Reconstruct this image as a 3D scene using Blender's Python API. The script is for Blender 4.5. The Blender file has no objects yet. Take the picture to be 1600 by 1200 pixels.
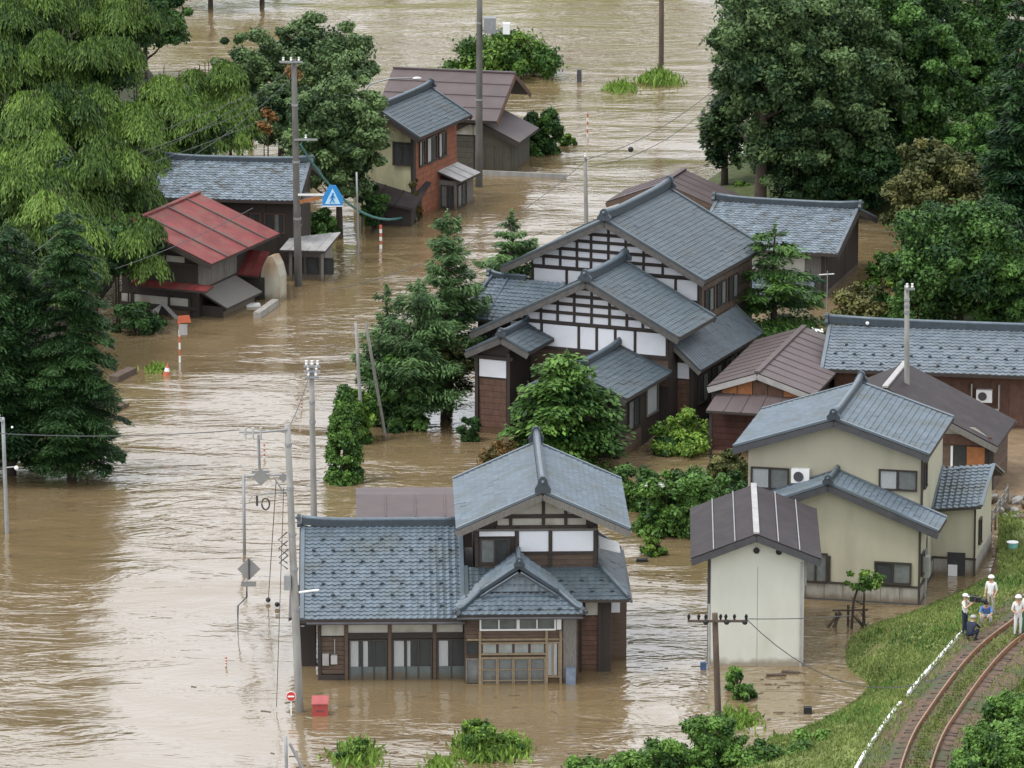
import bpy, bmesh, math, random
import numpy as np
from mathutils import Vector, Matrix
random.seed(7)
rng = np.random.default_rng(7)
S = bpy.context.scene
COL = S.collection
R = math.radians

# ------------------------------------------------------------ camera
TH = R(13.0)
FP = 2100.0 / math.tan(TH)          # focal length in pixels of a 1600 wide frame
CT, ST = math.cos(TH), math.sin(TH)
H = CT / 0.01504                    # camera height above the flood water
cam_d = bpy.data.cameras.new('camera'); cam = bpy.data.objects.new('camera', cam_d); COL.objects.link(cam)
cam.location = (0, 0, H); cam.rotation_euler = (math.pi/2 - TH, 0, 0)
cam_d.sensor_width = 36; cam_d.lens = FP/1600*36; cam_d.clip_start = 1; cam_d.clip_end = 6000
S.camera = cam
# ------------------------------------------------------------ sky, sun, exposure
SUN_EL, SUN_AZ = 62, 245
w = bpy.data.worlds.new('World'); S.world = w; w.use_nodes = True
nt = w.node_tree; nt.nodes.clear()
sky = nt.nodes.new('ShaderNodeTexSky'); sky.sky_type = 'NISHITA'; sky.sun_disc = False
sky.sun_elevation = R(SUN_EL); sky.sun_rotation = R(SUN_AZ); sky.air_density = 1.0; sky.dust_density = 4.0
hs = nt.nodes.new('ShaderNodeHueSaturation'); hs.inputs['Saturation'].default_value = 0.22
mx = nt.nodes.new('ShaderNodeMix'); mx.data_type = 'RGBA'; mx.inputs[0].default_value = 0.7
mx.inputs[7].default_value = (15.2, 15.8, 16.8, 1)      # even cloud deck over the blue
bg = nt.nodes.new('ShaderNodeBackground'); bg.inputs['Strength'].default_value = 0.1
out = nt.nodes.new('ShaderNodeOutputWorld')
nt.links.new(sky.outputs[0], hs.inputs['Color']); nt.links.new(hs.outputs[0], mx.inputs[6])
nt.links.new(mx.outputs[2], bg.inputs['Color']); nt.links.new(bg.outputs[0], out.inputs[0])
sd = bpy.data.lights.new('sun', 'SUN'); sd.energy = 1.5; sd.angle = R(14); sd.color = (1, .97, .92)
sun = bpy.data.objects.new('sun', sd); COL.objects.link(sun)
_az, _el = R(SUN_AZ), R(SUN_EL)
sun.rotation_euler = Vector((math.sin(_az)*math.cos(_el), math.cos(_az)*math.cos(_el), math.sin(_el))).to_track_quat('Z', 'Y').to_euler()
S.view_settings.view_transform = 'Standard'; S.view_settings.look = 'None'
S.view_settings.gamma = 1; S.view_settings.exposure = 0.37; S.view_settings.use_curve_mapping = False
S.cycles.max_bounces = 5; S.cycles.diffuse_bounces = 2; S.cycles.glossy_bounces = 3; S.cycles.transparent_max_bounces = 6

# ------------------------------------------------------------ materials
MATS = {}
def mat(name, col, rough=.7, var=.25, scale=3.0, bump=0.0, bscale=None, stretch=(1, 1, 1), tint=0.0, spec=.4, metal=0.0, dirt=None, trans=0, wet=0):
    """procedural principled material; tint = strength of the per-piece 'tint' attribute"""
    m = bpy.data.materials.new(name); m.use_nodes = True
    n = m.node_tree.nodes; l = m.node_tree.links
    b = n['Principled BSDF']; b.inputs['Roughness'].default_value = rough; b.inputs['Metallic'].default_value = metal
    b.inputs['Specular IOR Level'].default_value = spec
    tc = n.new('ShaderNodeTexCoord'); mp = n.new('ShaderNodeMapping'); mp.inputs['Scale'].default_value = stretch
    l.new(tc.outputs['Object'], mp.inputs[0])
    nz = n.new('ShaderNodeTexNoise'); nz.inputs['Scale'].default_value = scale; nz.inputs['Detail'].default_value = 5; nz.inputs['Roughness'].default_value = .65
    l.new(mp.outputs[0], nz.inputs['Vector'])
    mr = n.new('ShaderNodeMapRange'); mr.inputs[1].default_value = .3; mr.inputs[2].default_value = .7
    mr.inputs[3].default_value = 1-var; mr.inputs[4].default_value = 1+var
    l.new(nz.outputs['Fac'], mr.inputs[0])
    val = mr.outputs[0]
    oi = n.new('ShaderNodeObjectInfo')
    r2 = n.new('ShaderNodeMapRange'); r2.inputs[3].default_value = 1-var*.35; r2.inputs[4].default_value = 1+var*.35
    l.new(oi.outputs['Random'], r2.inputs[0])
    mu0 = n.new('ShaderNodeMath'); mu0.operation = 'MULTIPLY'; l.new(val, mu0.inputs[0]); l.new(r2.outputs[0], mu0.inputs[1]); val = mu0.outputs[0]
    if tint:
        at = n.new('ShaderNodeAttribute'); at.attribute_name = 'tint'
        r3 = n.new('ShaderNodeMapRange'); r3.inputs[3].default_value = 1-tint; r3.inputs[4].default_value = 1+tint
        l.new(at.outputs['Fac'], r3.inputs[0])
        mu = n.new('ShaderNodeMath'); mu.operation = 'MULTIPLY'; l.new(val, mu.inputs[0]); l.new(r3.outputs[0], mu.inputs[1]); val = mu.outputs[0]
    vm = n.new('ShaderNodeVectorMath'); vm.operation = 'SCALE'; vm.inputs[0].default_value = col[:3]
    l.new(val, vm.inputs['Scale'])
    colout = vm.outputs[0]
    if dirt:
        dcol, dscale, dlo, dhi = dirt
        n2 = n.new('ShaderNodeTexNoise'); n2.inputs['Scale'].default_value = dscale; n2.inputs['Detail'].default_value = 6
        l.new(mp.outputs[0], n2.inputs['Vector'])
        cr = n.new('ShaderNodeMapRange'); cr.inputs[1].default_value = dlo; cr.inputs[2].default_value = dhi
        l.new(n2.outputs['Fac'], cr.inputs[0])
        mm = n.new('ShaderNodeMix'); mm.data_type = 'RGBA'; l.new(cr.outputs[0], mm.inputs[0]); l.new(colout, mm.inputs[6]); mm.inputs[7].default_value = (*dcol, 1)
        colout = mm.outputs[2]
    if wet:      # mud line left by the flood just above the water, ragged edge
        sx_ = n.new('ShaderNodeSeparateXYZ'); l.new(tc.outputs['Object'], sx_.inputs[0])
        nw = n.new('ShaderNodeTexNoise'); nw.inputs['Scale'].default_value = 2.2; nw.inputs['Detail'].default_value = 5; l.new(tc.outputs['Object'], nw.inputs['Vector'])
        ad = n.new('ShaderNodeMath'); ad.operation = 'MULTIPLY_ADD'; l.new(nw.outputs['Fac'], ad.inputs[0]); ad.inputs[1].default_value = .5; l.new(sx_.outputs['Z'], ad.inputs[2])
        rw = n.new('ShaderNodeMapRange'); rw.inputs[1].default_value = .35; rw.inputs[2].default_value = .62; rw.inputs[3].default_value = .8; rw.inputs[4].default_value = 0; l.new(ad.outputs[0], rw.inputs[0])
        mw = n.new('ShaderNodeMix'); mw.data_type = 'RGBA'; l.new(rw.outputs[0], mw.inputs[0]); l.new(colout, mw.inputs[6]); mw.inputs[7].default_value = (col[0]*.25+.07, col[1]*.22+.045, col[2]*.18+.02, 1); colout = mw.outputs[2]
    l.new(colout, b.inputs['Base Color'])
    if bump:
        n3 = n.new('ShaderNodeTexNoise'); n3.inputs['Scale'].default_value = bscale or scale*4; n3.inputs['Detail'].default_value = 4
        l.new(mp.outputs[0], n3.inputs['Vector'])
        bp = n.new('ShaderNodeBump'); bp.inputs['Strength'].default_value = 1; bp.inputs['Distance'].default_value = bump
        l.new(n3.outputs['Fac'], bp.inputs['Height']); l.new(bp.outputs[0], b.inputs['Normal'])
    MATS[name] = m
    return m

def leafmat(name, dark, light, rough=.5, hue=.0):
    """foliage: colour runs from dark to light with the clump/leaf tint attribute"""
    m = bpy.data.materials.new(name); m.use_nodes = True
    n = m.node_tree.nodes; l = m.node_tree.links; b = n['Principled BSDF']
    at = n.new('ShaderNodeAttribute'); at.attribute_name = 'tint'
    mm = n.new('ShaderNodeMix'); mm.data_type = 'RGBA'; l.new(at.outputs['Fac'], mm.inputs[0])
    mm.inputs[6].default_value = (*dark, 1); mm.inputs[7].default_value = (*light, 1)
    l.new(mm.outputs[2], b.inputs['Base Color']); b.inputs['Roughness'].default_value = rough
    b.inputs['Specular IOR Level'].default_value = .18
    tr = n.new('ShaderNodeBsdfTranslucent'); l.new(mm.outputs[2], tr.inputs['Color'])
    ms = n.new('ShaderNodeMixShader'); ms.inputs[0].default_value = .12
    l.new(b.outputs[0], ms.inputs[1]); l.new(tr.outputs[0], ms.inputs[2])
    l.new(ms.outputs[0], n['Material Output'].inputs['Surface'])
    MATS[name] = m
    return m

tileA = mat('slate blue glazed tile', (.105, .136, .164), .36, .12, 1.2, tint=.11, spec=.6, dirt=((.085, .10, .095), .7, .5, .75))
tileD = mat('dark grey tile', (.062, .082, .096), .45, .16, 1.0, tint=.11, spec=.5, dirt=((.06, .065, .06), .8, .55, .8))
tileJ = mat('long roof tile', (.135, .163, .188), .42, .14, 1.5, tint=.14, spec=.5, dirt=((.12, .13, .13), 1.2, .55, .8))
bargem = mat('weathered bargeboard', (.085, .08, .075), .75, .25, 4)
darkconc = mat('damp stained concrete', (.12, .115, .105), .85, .25, 2, stretch=(1, 1, .4), dirt=((.07, .07, .06), 1.5, .5, .8))
dimboard = mat('dim olive grey boards', (.085, .08, .062), .8, .3, 5, stretch=(4, 4, .6), wet=1)
lowpanel = mat('grey green door panel', (.10, .12, .115), .5, .15, wet=1)
tileF = mat('weathered grey tile', (.14, .172, .2), .48, .25, 2.5, tint=.28, spec=.5, dirt=((.07, .075, .07), 1.6, .52, .7))
ridgeM = mat('ridge tile', (.045, .057, .068), .45, .2, 4, bump=.01)
ridgeL = mat('pale ridge tile', (.10, .13, .155), .4, .2, 4)
redmetal = mat('red painted metal roofing', (.165, .034, .032), .6, .28, 1.0, spec=.25, dirt=((.15, .075, .055), 1.1, .48, .75))
brownmetal = mat('brown metal roofing', (.092, .07, .07), .58, .16, .9, dirt=((.09, .065, .06), 1.2, .55, .8))
darkmetal = mat('dark brown metal roofing', (.036, .029, .031), .62, .2, 1.2, spec=.2, dirt=((.055, .045, .042), 1.4, .5, .8))
greymetal = mat('pale metal sheet', (.33, .32, .31), .45, .2, 2)
plaster = mat('white plaster', (.72, .73, .77), .8, .04, 1.5)
oldplaster = mat('stained old plaster', (.42, .41, .36), .85, .16, 1.2, dirt=((.27, .23, .17), .9, .5, .75))
creamwall = mat('cream render', (.42, .395, .295), .8, .06, .7, bump=.004, bscale=30, stretch=(1, 1, .35), dirt=((.33, .31, .23), .9, .5, .8))
kurawall = mat('pale grey render', (.56, .56, .49), .8, .05, .6, bump=.003, bscale=25, stretch=(1, 1, .4), wet=1, dirt=((.47, .465, .39), .7, .5, .85))
yellowwall = mat('stained yellow render', (.42, .40, .25), .85, .18, .9, stretch=(1, 1, .4), dirt=((.22, .2, .14), 1.1, .5, .75), wet=1)
blockwall = mat('grey block plinth', (.28, .265, .23), .85, .2, 2, stretch=(3, 3, .5), dirt=((.16, .14, .11), 1.2, .5, .8), wet=1)
darkwood = mat('dark stained timber', (.04, .031, .026), .7, .3, 6, stretch=(1, 1, 5))
brownwood = mat('weathered brown board', (.10, .068, .05), .75, .35, 5, stretch=(.4, .4, 5), wet=1)
redwood = mat('red brown board', (.115, .062, .043), .75, .3, 5, stretch=(1, 1, .5), wet=1)
greywood = mat('grey weathered wood', (.15, .14, .125), .8, .3, 6, stretch=(4, 4, .6), wet=1)
paleframe = mat("pale door wood", (.25, .19, .12), .6, .25, 5)
orangewood = mat('orange board', (.34, .135, .05), .65, .25, 2.5)
brickred = mat('red brown brick cladding', (.27, .10, .055), .8, .3, 3, dirt=((.17, .08, .05), 1.3, .5, .75), wet=1)
interior = mat('painted room darkness', (.035, .036, .035), .8, .3, 2)  # near-black colour stands in for unlit depth behind panes and openings
curtain = mat('light curtain', (.72, .74, .73), .8, .12, 6, stretch=(6, 6, .4))
shade = mat('grey screen', (.25, .265, .25), .7, .2, 3, wet=1)
framem = mat('bronze window frame', (.045, .037, .032), .4, .1)
alu = mat('aluminium', (.5, .5, .5), .4, .1, metal=.6)
concrete = mat('weathered concrete', (.25, .245, .23), .8, .2, 2, stretch=(1, 1, .4), dirt=((.16, .155, .14), 1.5, .5, .8))
galv = mat('galvanised steel', (.27, .275, .28), .5, .15, 3, metal=.3)
darksteel = mat('dark steel', (.06, .06, .065), .5, .2)
polewood = mat('creosoted pole wood', (.085, .06, .045), .8, .3, 4, stretch=(1, 1, .3))
whitep = mat('white paint', (.75, .75, .74), .5, .04)
redp = mat('red paint', (.5, .04, .035), .45, .08)
orangep = mat('orange reflective band', (.48, .12, .06), .5, .08)
bluep = mat('blue sign face', (.03, .24, .58), .4, .05)
blackp = mat('black rubber', (.015, .015, .016), .6, .1)
bark = mat('dark bark', (.055, .042, .032), .9, .35, 5, bump=.03, stretch=(1, 1, .4))
skinm = mat('skin', (.45, .27, .18), .6, .05)
navy = mat('navy cloth', (.018, .025, .045), .8, .15, 8)
whitecloth = mat('white cloth', (.68, .68, .67), .8, .08, 6)
bluecloth = mat('blue cloth', (.09, .17, .38), .8, .15, 6)
greencloth = mat('green cloth', (.02, .13, .10), .8, .1)
railrust = mat('rusty rail steel', (.22, .10, .05), .6, .3, 6)
railtop = mat('worn rail head', (.32, .2, .12), .35, .2, 3, metal=.5)
ballast = mat('brown ballast', (.145, .095, .066), .95, .45, 6, bump=.06, bscale=9, dirt=((.075, .085, .045), .45, .48, .62))
earth = mat('muddy earth', (.19, .13, .075), .9, .25, 1.5, bump=.03)
grassbank = mat('grass bank', (.15, .18, .05), .9, .4, 1.3, bump=.08, bscale=5, dirt=((.14, .125, .055), .5, .5, .7))
bed = mat('silt bed', (.17, .12, .07), .95, .3, 1)
debrism = mat('floating timber', (.3, .28, .25), .8, .3, 3)

def glassmat():
    m = bpy.data.materials.new('window glass'); m.use_nodes = True
    n = m.node_tree.nodes; l = m.node_tree.links; b = n['Principled BSDF']
    b.inputs['Base Color'].default_value = (.09, .10, .10, 1); b.inputs['Roughness'].default_value = .05
    tr = n.new('ShaderNodeBsdfTransparent'); ms = n.new('ShaderNodeMixShader'); ms.inputs[0].default_value = .17
    tc = n.new('ShaderNodeTexCoord'); nz = n.new('ShaderNodeTexNoise'); nz.inputs['Scale'].default_value = 1.5
    bp = n.new('ShaderNodeBump'); bp.inputs['Distance'].default_value = .01; l.new(tc.outputs['Object'], nz.inputs['Vector'])
    l.new(nz.outputs['Fac'], bp.inputs['Height']); l.new(bp.outputs[0], b.inputs['Normal'])
    l.new(tr.outputs[0], ms.inputs[1]); l.new(b.outputs[0], ms.inputs[2]); l.new(ms.outputs[0], n['Material Output'].inputs['Surface'])
    return m
glass = glassmat()

# ------------------------------------------------------------ geometry helpers
def W(px, py, z=0.0):
    """point of the horizontal plane z that the photograph shows at px, py"""
    u = (px-800)/FP; v = (py-600)/FP
    t = (H-z)/(ST+v*CT)
    return Vector((u*t, (CT-v*ST)*t, z))
def pxm(py, z=0):                    # pixels per metre across at that row
    return (2100+(py-600))*.01504*(H/(H-z))
class Fr:
    """local frame of a building: x along its front, y into depth, z up"""
    def __init__(s, px, py, rot, z=0):
        s.O = W(px, py, z); s.a = R(rot); c, n = math.cos(s.a), math.sin(s.a)
        s.ex = Vector((c, n, 0)); s.ey = Vector((-n, c, 0)); s.ez = Vector((0, 0, 1))
    def P(s, x, y, z): return s.O + s.ex*x + s.ey*y + s.ez*z
    def _ray(s, px, py):
        u = (px-800)/FP; v = (py-600)/FP
        return Vector((u, CT-v*ST, -ST-v*CT))
    def _hit(s, px, py, nrm, p):
        d = s._ray(px, py); c = Vector((0, 0, H)); t = (p-c).dot(nrm)/d.dot(nrm)
        q = c+d*t-s.O
        return q.dot(s.ex), q.dot(s.ey), q.z
    def XZ(s, px, py, y): r = s._hit(px, py, s.ey, s.P(0, y, 0)); return r[0], r[2]
    def YZ(s, px, py, x): r = s._hit(px, py, s.ex, s.P(x, 0, 0)); return r[1], r[2]
    def XY(s, px, py, z): r = s._hit(px, py, s.ez, s.P(0, 0, z)); return r[0], r[1]
    def X(s, px, y, z):
        P = s.P(0, y, z); u = (px-800)/FP
        zc = P.y*CT+(H-P.z)*ST; return (u*zc-P.x)/(s.ex.x-u*s.ex.y*CT)
    def Y(s, px, x, z):
        P = s.P(x, 0, z); u = (px-800)/FP
        zc = P.y*CT+(H-P.z)*ST; return (u*zc-P.x)/(s.ey.x-u*s.ey.y*CT)
    def Z(s, py, x, y):
        P = s.P(x, y, 0); v = (600-py)/FP
        A = P.y*ST-H*CT; B = P.y*CT+H*ST
        return (v*B-A)/(CT+v*ST)

def link(o, parent=None):
    COL.objects.link(o)
    if parent is not None: o.parent = parent
    return o
def tag(o, label=None, cat=None, group=None, kind=None):
    if label: o['label'] = label
    if cat: o['category'] = cat
    if group: o['group'] = group
    if kind: o['kind'] = kind
    return o
def empty(name, loc, rot=0.0, label=None, cat=None, group=None):
    o = bpy.data.objects.new(name, None); o.empty_display_size = .3; link(o)
    o.location = loc; o.rotation_euler = (0, 0, rot); return tag(o, label, cat, group)
def mesh_np(name, V, Fq, m, parent=None, tint=None, smooth=False, loc=None):
    """numpy vertices (n,3) and equal-sided faces (f,k) to one object"""
    me = bpy.data.meshes.new(name); V = np.asarray(V, dtype=np.float32); Fq = np.asarray(Fq, dtype=np.int32)
    k = Fq.shape[1]
    me.vertices.add(len(V)); me.vertices.foreach_set('co', V.ravel())
    me.loops.add(Fq.size); me.loops.foreach_set('vertex_index', Fq.ravel())
    me.polygons.add(len(Fq)); me.polygons.foreach_set('loop_start', np.arange(0, Fq.size, k, dtype=np.int32))
    if tint is not None:
        a = me.attributes.new('tint', 'FLOAT', 'POINT'); a.data.foreach_set('value', np.asarray(tint, dtype=np.float32))
    me.update(calc_edges=True)
    me.polygons.foreach_set('use_smooth', np.full(len(Fq), smooth))
    me.materials.append(m)
    o = bpy.data.objects.new(name, me); link(o, parent)
    if loc is not None: o.location = loc
    return o
class MB:
    def __init__(s, M=None): s.v = []; s.f = []; s.M = M
    def _add(s, vs, fs):
        n = len(s.v)
        for p in vs:
            p = Vector(p); s.v.append(tuple(s.M @ p) if s.M is not None else tuple(p))
        s.f += [tuple(i+n for i in f) for f in fs]; return s
    def box(s, x0, x1, y0, y1, z0, z1):
        return s._add([(x0, y0, z0), (x1, y0, z0), (x1, y1, z0), (x0, y1, z0), (x0, y0, z1), (x1, y0, z1), (x1, y1, z1), (x0, y1, z1)],
                      [(0, 3, 2, 1), (4, 5, 6, 7), (0, 1, 5, 4), (1, 2, 6, 5), (2, 3, 7, 6), (3, 0, 4, 7)])
    def prism(s, poly, d):
        """polygon (list of 3d points) pushed along vector d"""
        n = len(poly); d = Vector(d); a = [Vector(p) for p in poly]
        nr = Vector((0, 0, 0))
        for i in range(n): nr += a[i].cross(a[(i+1) % n])
        if nr.dot(d) > 0: a = a[::-1]
        return s._add(a+[p+d for p in a], [tuple(range(n)), tuple(range(2*n-1, n-1, -1))]+[(i, i+n, (i+1) % n+n, (i+1) % n) for i in range(n)])
    def bar(s, p0, p1, w, h, up=(0, 0, 1)):
        p0, p1 = Vector(p0), Vector(p1); d = (p1-p0).normalized(); up = Vector(up)
        sx = d.cross(up)
        if sx.length < 1e-4: sx = d.cross(Vector((1, 0, 0)))
        sx.normalize(); u = sx.cross(d)
        q = [sx*-w/2+u*-h/2, sx*w/2+u*-h/2, sx*w/2+u*h/2, sx*-w/2+u*h/2]
        return s._add([p0+k for k in q]+[p1+k for k in q], [(0, 1, 2, 3), (7, 6, 5, 4), (0, 4, 5, 1), (1, 5, 6, 2), (2, 6, 7, 3), (3, 7, 4, 0)])
    def tube(s, pts, rs, n=8):
        pts = [Vector(p) for p in pts]
        if not hasattr(rs, '__len__'): rs = [rs]*len(pts)
        rings = []
        for i, p in enumerate(pts):
            d = (pts[min(i+1, len(pts)-1)]-pts[max(i-1, 0)]).normalized()
            a = d.cross(Vector((0, 0, 1)))
            if a.length < .05: a = d.cross(Vector((1, 0, 0)))
            a.normalize(); b = a.cross(d)
            rings.append([p+(a*math.cos(t)+b*math.sin(t))*rs[i] for t in [2*math.pi*k/n for k in range(n)]])
        vs = [q for r in rings for q in r]; fs = []
        for i in range(len(pts)-1):
            for k in range(n):
                fs.append((i*n+k, (i+1)*n+k, (i+1)*n+(k+1) % n, i*n+(k+1) % n))
        fs.append(tuple(range(n))); fs.append(tuple(range(len(vs)-1, len(vs)-n-1, -1)))
        return s._add(vs, fs)
    def ball(s, c, r, n=8, m=5, sc=(1, 1, 1)):
        vs = []; fs = []
        for i in range(m+1):
            ph = math.pi*i/m
            for k in range(n):
                t = 2*math.pi*k/n
                vs.append((c[0]+r*sc[0]*math.sin(ph)*math.cos(t), c[1]+r*sc[1]*math.sin(ph)*math.sin(t), c[2]+r*sc[2]*math.cos(ph)))
        for i in range(m):
            for k in range(n): fs.append((i*n+k, (i+1)*n+k, (i+1)*n+(k+1) % n, i*n+(k+1) % n))
        return s._add(vs, fs)
    def build(s, name, m, parent=None, smooth=False):
        me = bpy.data.meshes.new(name); me.from_pydata(s.v, [], s.f); me.materials.append(m)
        if smooth: me.polygons.foreach_set('use_smooth', [True]*len(me.polygons))
        o = bpy.data.objects.new(name, me); return link(o, parent)
def bx(name, m, parent, *a, M=None): return MB(M).box(*a).build(name, m, parent)

# ------------------------------------------------------------ roofs
def tile_plane(parent, p0, p1, p2, p3, m, tw=.27, tl=.26, guards=None, relief=None, name='roof_tiles'):
    """tiled slope: p0,p1 eave left/right, p3,p2 top left/right; every tile has its own curve and lip"""
    relief = relief or {'dark grey tile': .02, 'weathered grey tile': .034}.get(m.name, .036)
    p0, p1, p2, p3 = [Vector(p) for p in (p0, p1, p2, p3)]
    U = (p1-p0); LU = U.length; U.normalize()
    N = U.cross(((p2+p3)/2-(p0+p1)/2)).normalized()
    if N.z < 0: N = -N
    Vv = N.cross(U)
    if Vv.dot((p2+p3)/2-p0) < 0: Vv = -Vv
    LV = (p3-p0).dot(Vv)
    nv = max(2, round(LV/tl)); tl = LV/nv
    a1, b1 = (p3-p0).dot(U), (p2-p0).dot(U)
    umin, umax = min(0, a1), max(LU, b1)
    nu = max(2, round((umax-umin)/tw)); tw = (umax-umin)/nu
    prof_u = np.array([0, .3, .5, .72, 1.0]); prof_h = np.array([0.2, -.35, 0.1, 1.0, .2])*relief
    I, J = np.meshgrid(np.arange(nu), np.arange(nv)); I = I.ravel(); J = J.ravel()
    n = len(I); tint = rng.random(n)
    u = umin+(I[:, None]+prof_u[None, :])*tw                                     # n,5
    jit = rng.normal(0, .006, n)[:, None]
    rows = []
    for (vv, hh) in ((J*tl, relief*1.0), (J*tl, -.01), ((J+1)*tl, 0.0)):
        vv = np.repeat(vv[:, None], 5, 1)
        lo = a1*vv/LV; hi = LU+(b1-LU)*vv/LV
        uu = np.clip(u, lo, hi)
        h = prof_h[None, :]+hh+jit if hh != -.01 else np.full_like(uu, -.01)
        rows.append((uu, vv, h))
    order = (1, 0, 2)
    V = np.stack([np.stack([np.array(p0)[None, None, :]+rows[k][0][..., None]*np.array(U)+rows[k][1][..., None]*np.array(Vv)+rows[k][2][..., None]*np.array(N)], 0)[0] for k in order], 1)  # n,3,5,3
    keep = (rows[0][0].max(1)-rows[0][0].min(1) > 1e-3) | (rows[2][0].max(1)-rows[2][0].min(1) > 1e-3)
    V = V[keep]; tint = tint[keep]; n = len(V)
    base = np.arange(n)[:, None]*15
    fs = []
    for r in range(2):
        for c in range(4):
            a = r*5+c; fs.append(np.concatenate([base+a, base+a+1, base+a+6, base+a+5], 1))
    Fq = np.concatenate(fs, 0)
    o = mesh_np(name, V.reshape(-1, 3), Fq, m, parent, np.repeat(tint, 15)); o['kind'] = 'stuff'; o.location = (0, 0, 0)
    if guards:
        g = MB()
        for gi, j in enumerate(guards):
            if j >= nv: continue
            v = (j+.15)*tl; lo = a1*v/LV; hi = LU+(b1-LU)*v/LV
            i = (gi % 2)*1.5+.5
            while umin+i*tw < hi-.2:
                uu = umin+i*tw
                if uu > lo+.2:
                    c = p0+U*uu+Vv*v+N*(relief+.02)
                    g.bar(c-U*.075, c+U*.075, .09, .10, N)
                i += 3
        if g.v: g.build('snow_guards', ridgeM, parent)['kind'] = 'stuff'
    return o

def ridge(parent, p0, p1, w=.26, h=.34, m=None, cap=None, orn=(True, True), dot=True, rise=.12):
    """built-up ridge with rounded cap, upswept ends and end ornaments"""
    m = m or ridgeM; cap = cap or ridgeL; w *= .85; h *= .78
    p0, p1 = Vector(p0), Vector(p1); d = p1-p0; n = 8
    up = Vector((0, 0, 1)); dn = d.normalized(); pts = []
    for i in range(n+1):
        t = i/n; e = abs(2*t-1)**4*rise
        if (t < .5 and not orn[0]) or (t > .5 and not orn[1]): e = 0
        pts.append(p0+d*t+up*(h/2+e))
    b = MB(); c = MB()
    for a, q in zip(pts, pts[1:]):
        b.bar(a, q+dn*.002, w, h, up)
    b.build('ridge', m, parent)
    c.tube([p+up*(h/2) for p in pts], w*.38, 8); c.build('ridge_cap', cap, parent, True)
    for k, (q, s) in enumerate(((pts[0], -1), (pts[-1], 1))):
        if not orn[k]: continue
        o = MB(); sd = dn.cross(up).normalized()
        prof = [(-w*1.1, -h*.75), (w*1.1, -h*.75), (w*1.15, -h*.3), (w*.75, h*.15), (w*.6, h*.7), (w*.22, h*1.0), (-w*.22, h*1.0), (-w*.6, h*.7), (-w*.75, h*.15), (-w*1.15, -h*.3)]
        o.prism([q+sd*a+up*b_+dn*s*.02 for a, b_ in prof], dn*s*.16); ob = o.build('ridge_ornament', m, parent)
        if dot:
            MB().ball(q+dn*s*.2+up*h*.45, w*.28, 8, 5).build('ornament_boss', cap, ob if False else parent)

def gable_roof(root, ax, c, l, r, a0, a1, zr, zl, zrr, m, style='tile', thick=.14, barge=darkwood, guards=None, orn=(True, True), cap=None,
               seams=0, seam_m=None, rw=.26, rh=.34, bargeboards=(True, True), seam_along=False, tw=.27, verge=True, ridge_on=True, rm=None):
    """two slopes; ax='y' ridge runs into depth at x=c, ax='x' ridge runs along the front at y=c"""
    Mp = (lambda a, b, z: Vector((a, b, z))) if ax == 'y' else (lambda a, b, z: Vector((b, a, z)))
    slab = MB()
    for e, ze in ((l, zl), (r, zrr)):
        dz = Vector((0, 0, -thick))
        slab.prism([Mp(c, a0, zr), Mp(e, a0, ze), Mp(e, a1, ze), Mp(c, a1, zr)], dz)
    roof = slab.build('roof', darkwood, root)
    e = .015
    for ee, ze in ((l, zl), (r, zrr)):
        if style == 'tile':
            up = Vector((0, 0, .02))
            tile_plane(roof, Mp(ee, a0, ze)+up, Mp(ee, a1, ze)+up, Mp(c, a1, zr)+up, Mp(c, a0, zr)+up, m, guards=guards, tw=tw)
        else:
            out_ = (ee-c)/abs(ee-c)*.03
            MB().prism([Mp(c, a0-e, zr+.03), Mp(ee+out_, a0-e, ze+.03), Mp(ee+out_, a1+e, ze+.03), Mp(c, a1+e, zr+.03)], (0, 0, -.026)).build('roof_sheet', m, roof)
            for k in range(seams):
                t = (k+1)/(seams+1)
                if seam_along:      # seams parallel to the ridge
                    q = c+(ee-c)*t; z = zr+(ze-zr)*t+.04
                    MB().bar(Mp(q, a0-.02, z), Mp(q, a1+.02, z), .10, .07).build('seam', seam_m or m, roof)
                else:
                    bb = a0+(a1-a0)*t
                    MB().bar(Mp(c, bb, zr+.04), Mp(ee, bb, ze+.04), .07, .05).build('seam', seam_m or m, roof)
        # edge strip of verge tiles
        if style == 'tile' and verge:
            for bb, sg in ((a0, 1), (a1, -1)):
                MB().bar(Mp(c, bb+sg*.07, zr+.06), Mp(ee, bb+sg*.07, ze+.06), .17, .10).build('verge_tiles', m, roof)
    for k, bb in enumerate((a0, a1)):
        if not bargeboards[k]: continue
        sg = -1 if k == 0 else 1
        for ee, ze in ((l, zl), (r, zrr)):
            MB().bar(Mp(c, bb+sg*.035, zr-.17), Mp(ee, bb+sg*.035, ze-.17), .05, .26).build('bargeboard', barge, roof)
    if ridge_on:
        if style == 'tile': ridge(roof, Mp(c, a0+.02, zr), Mp(c, a1-.02, zr), rw, rh, orn=orn, cap=cap, m=rm)
        else: MB().bar(Mp(c, a0-.03, zr+.06), Mp(c, a1+.03, zr+.06), rw, .09).build('ridge_cap', cap or m, roof)
    return roof

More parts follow.
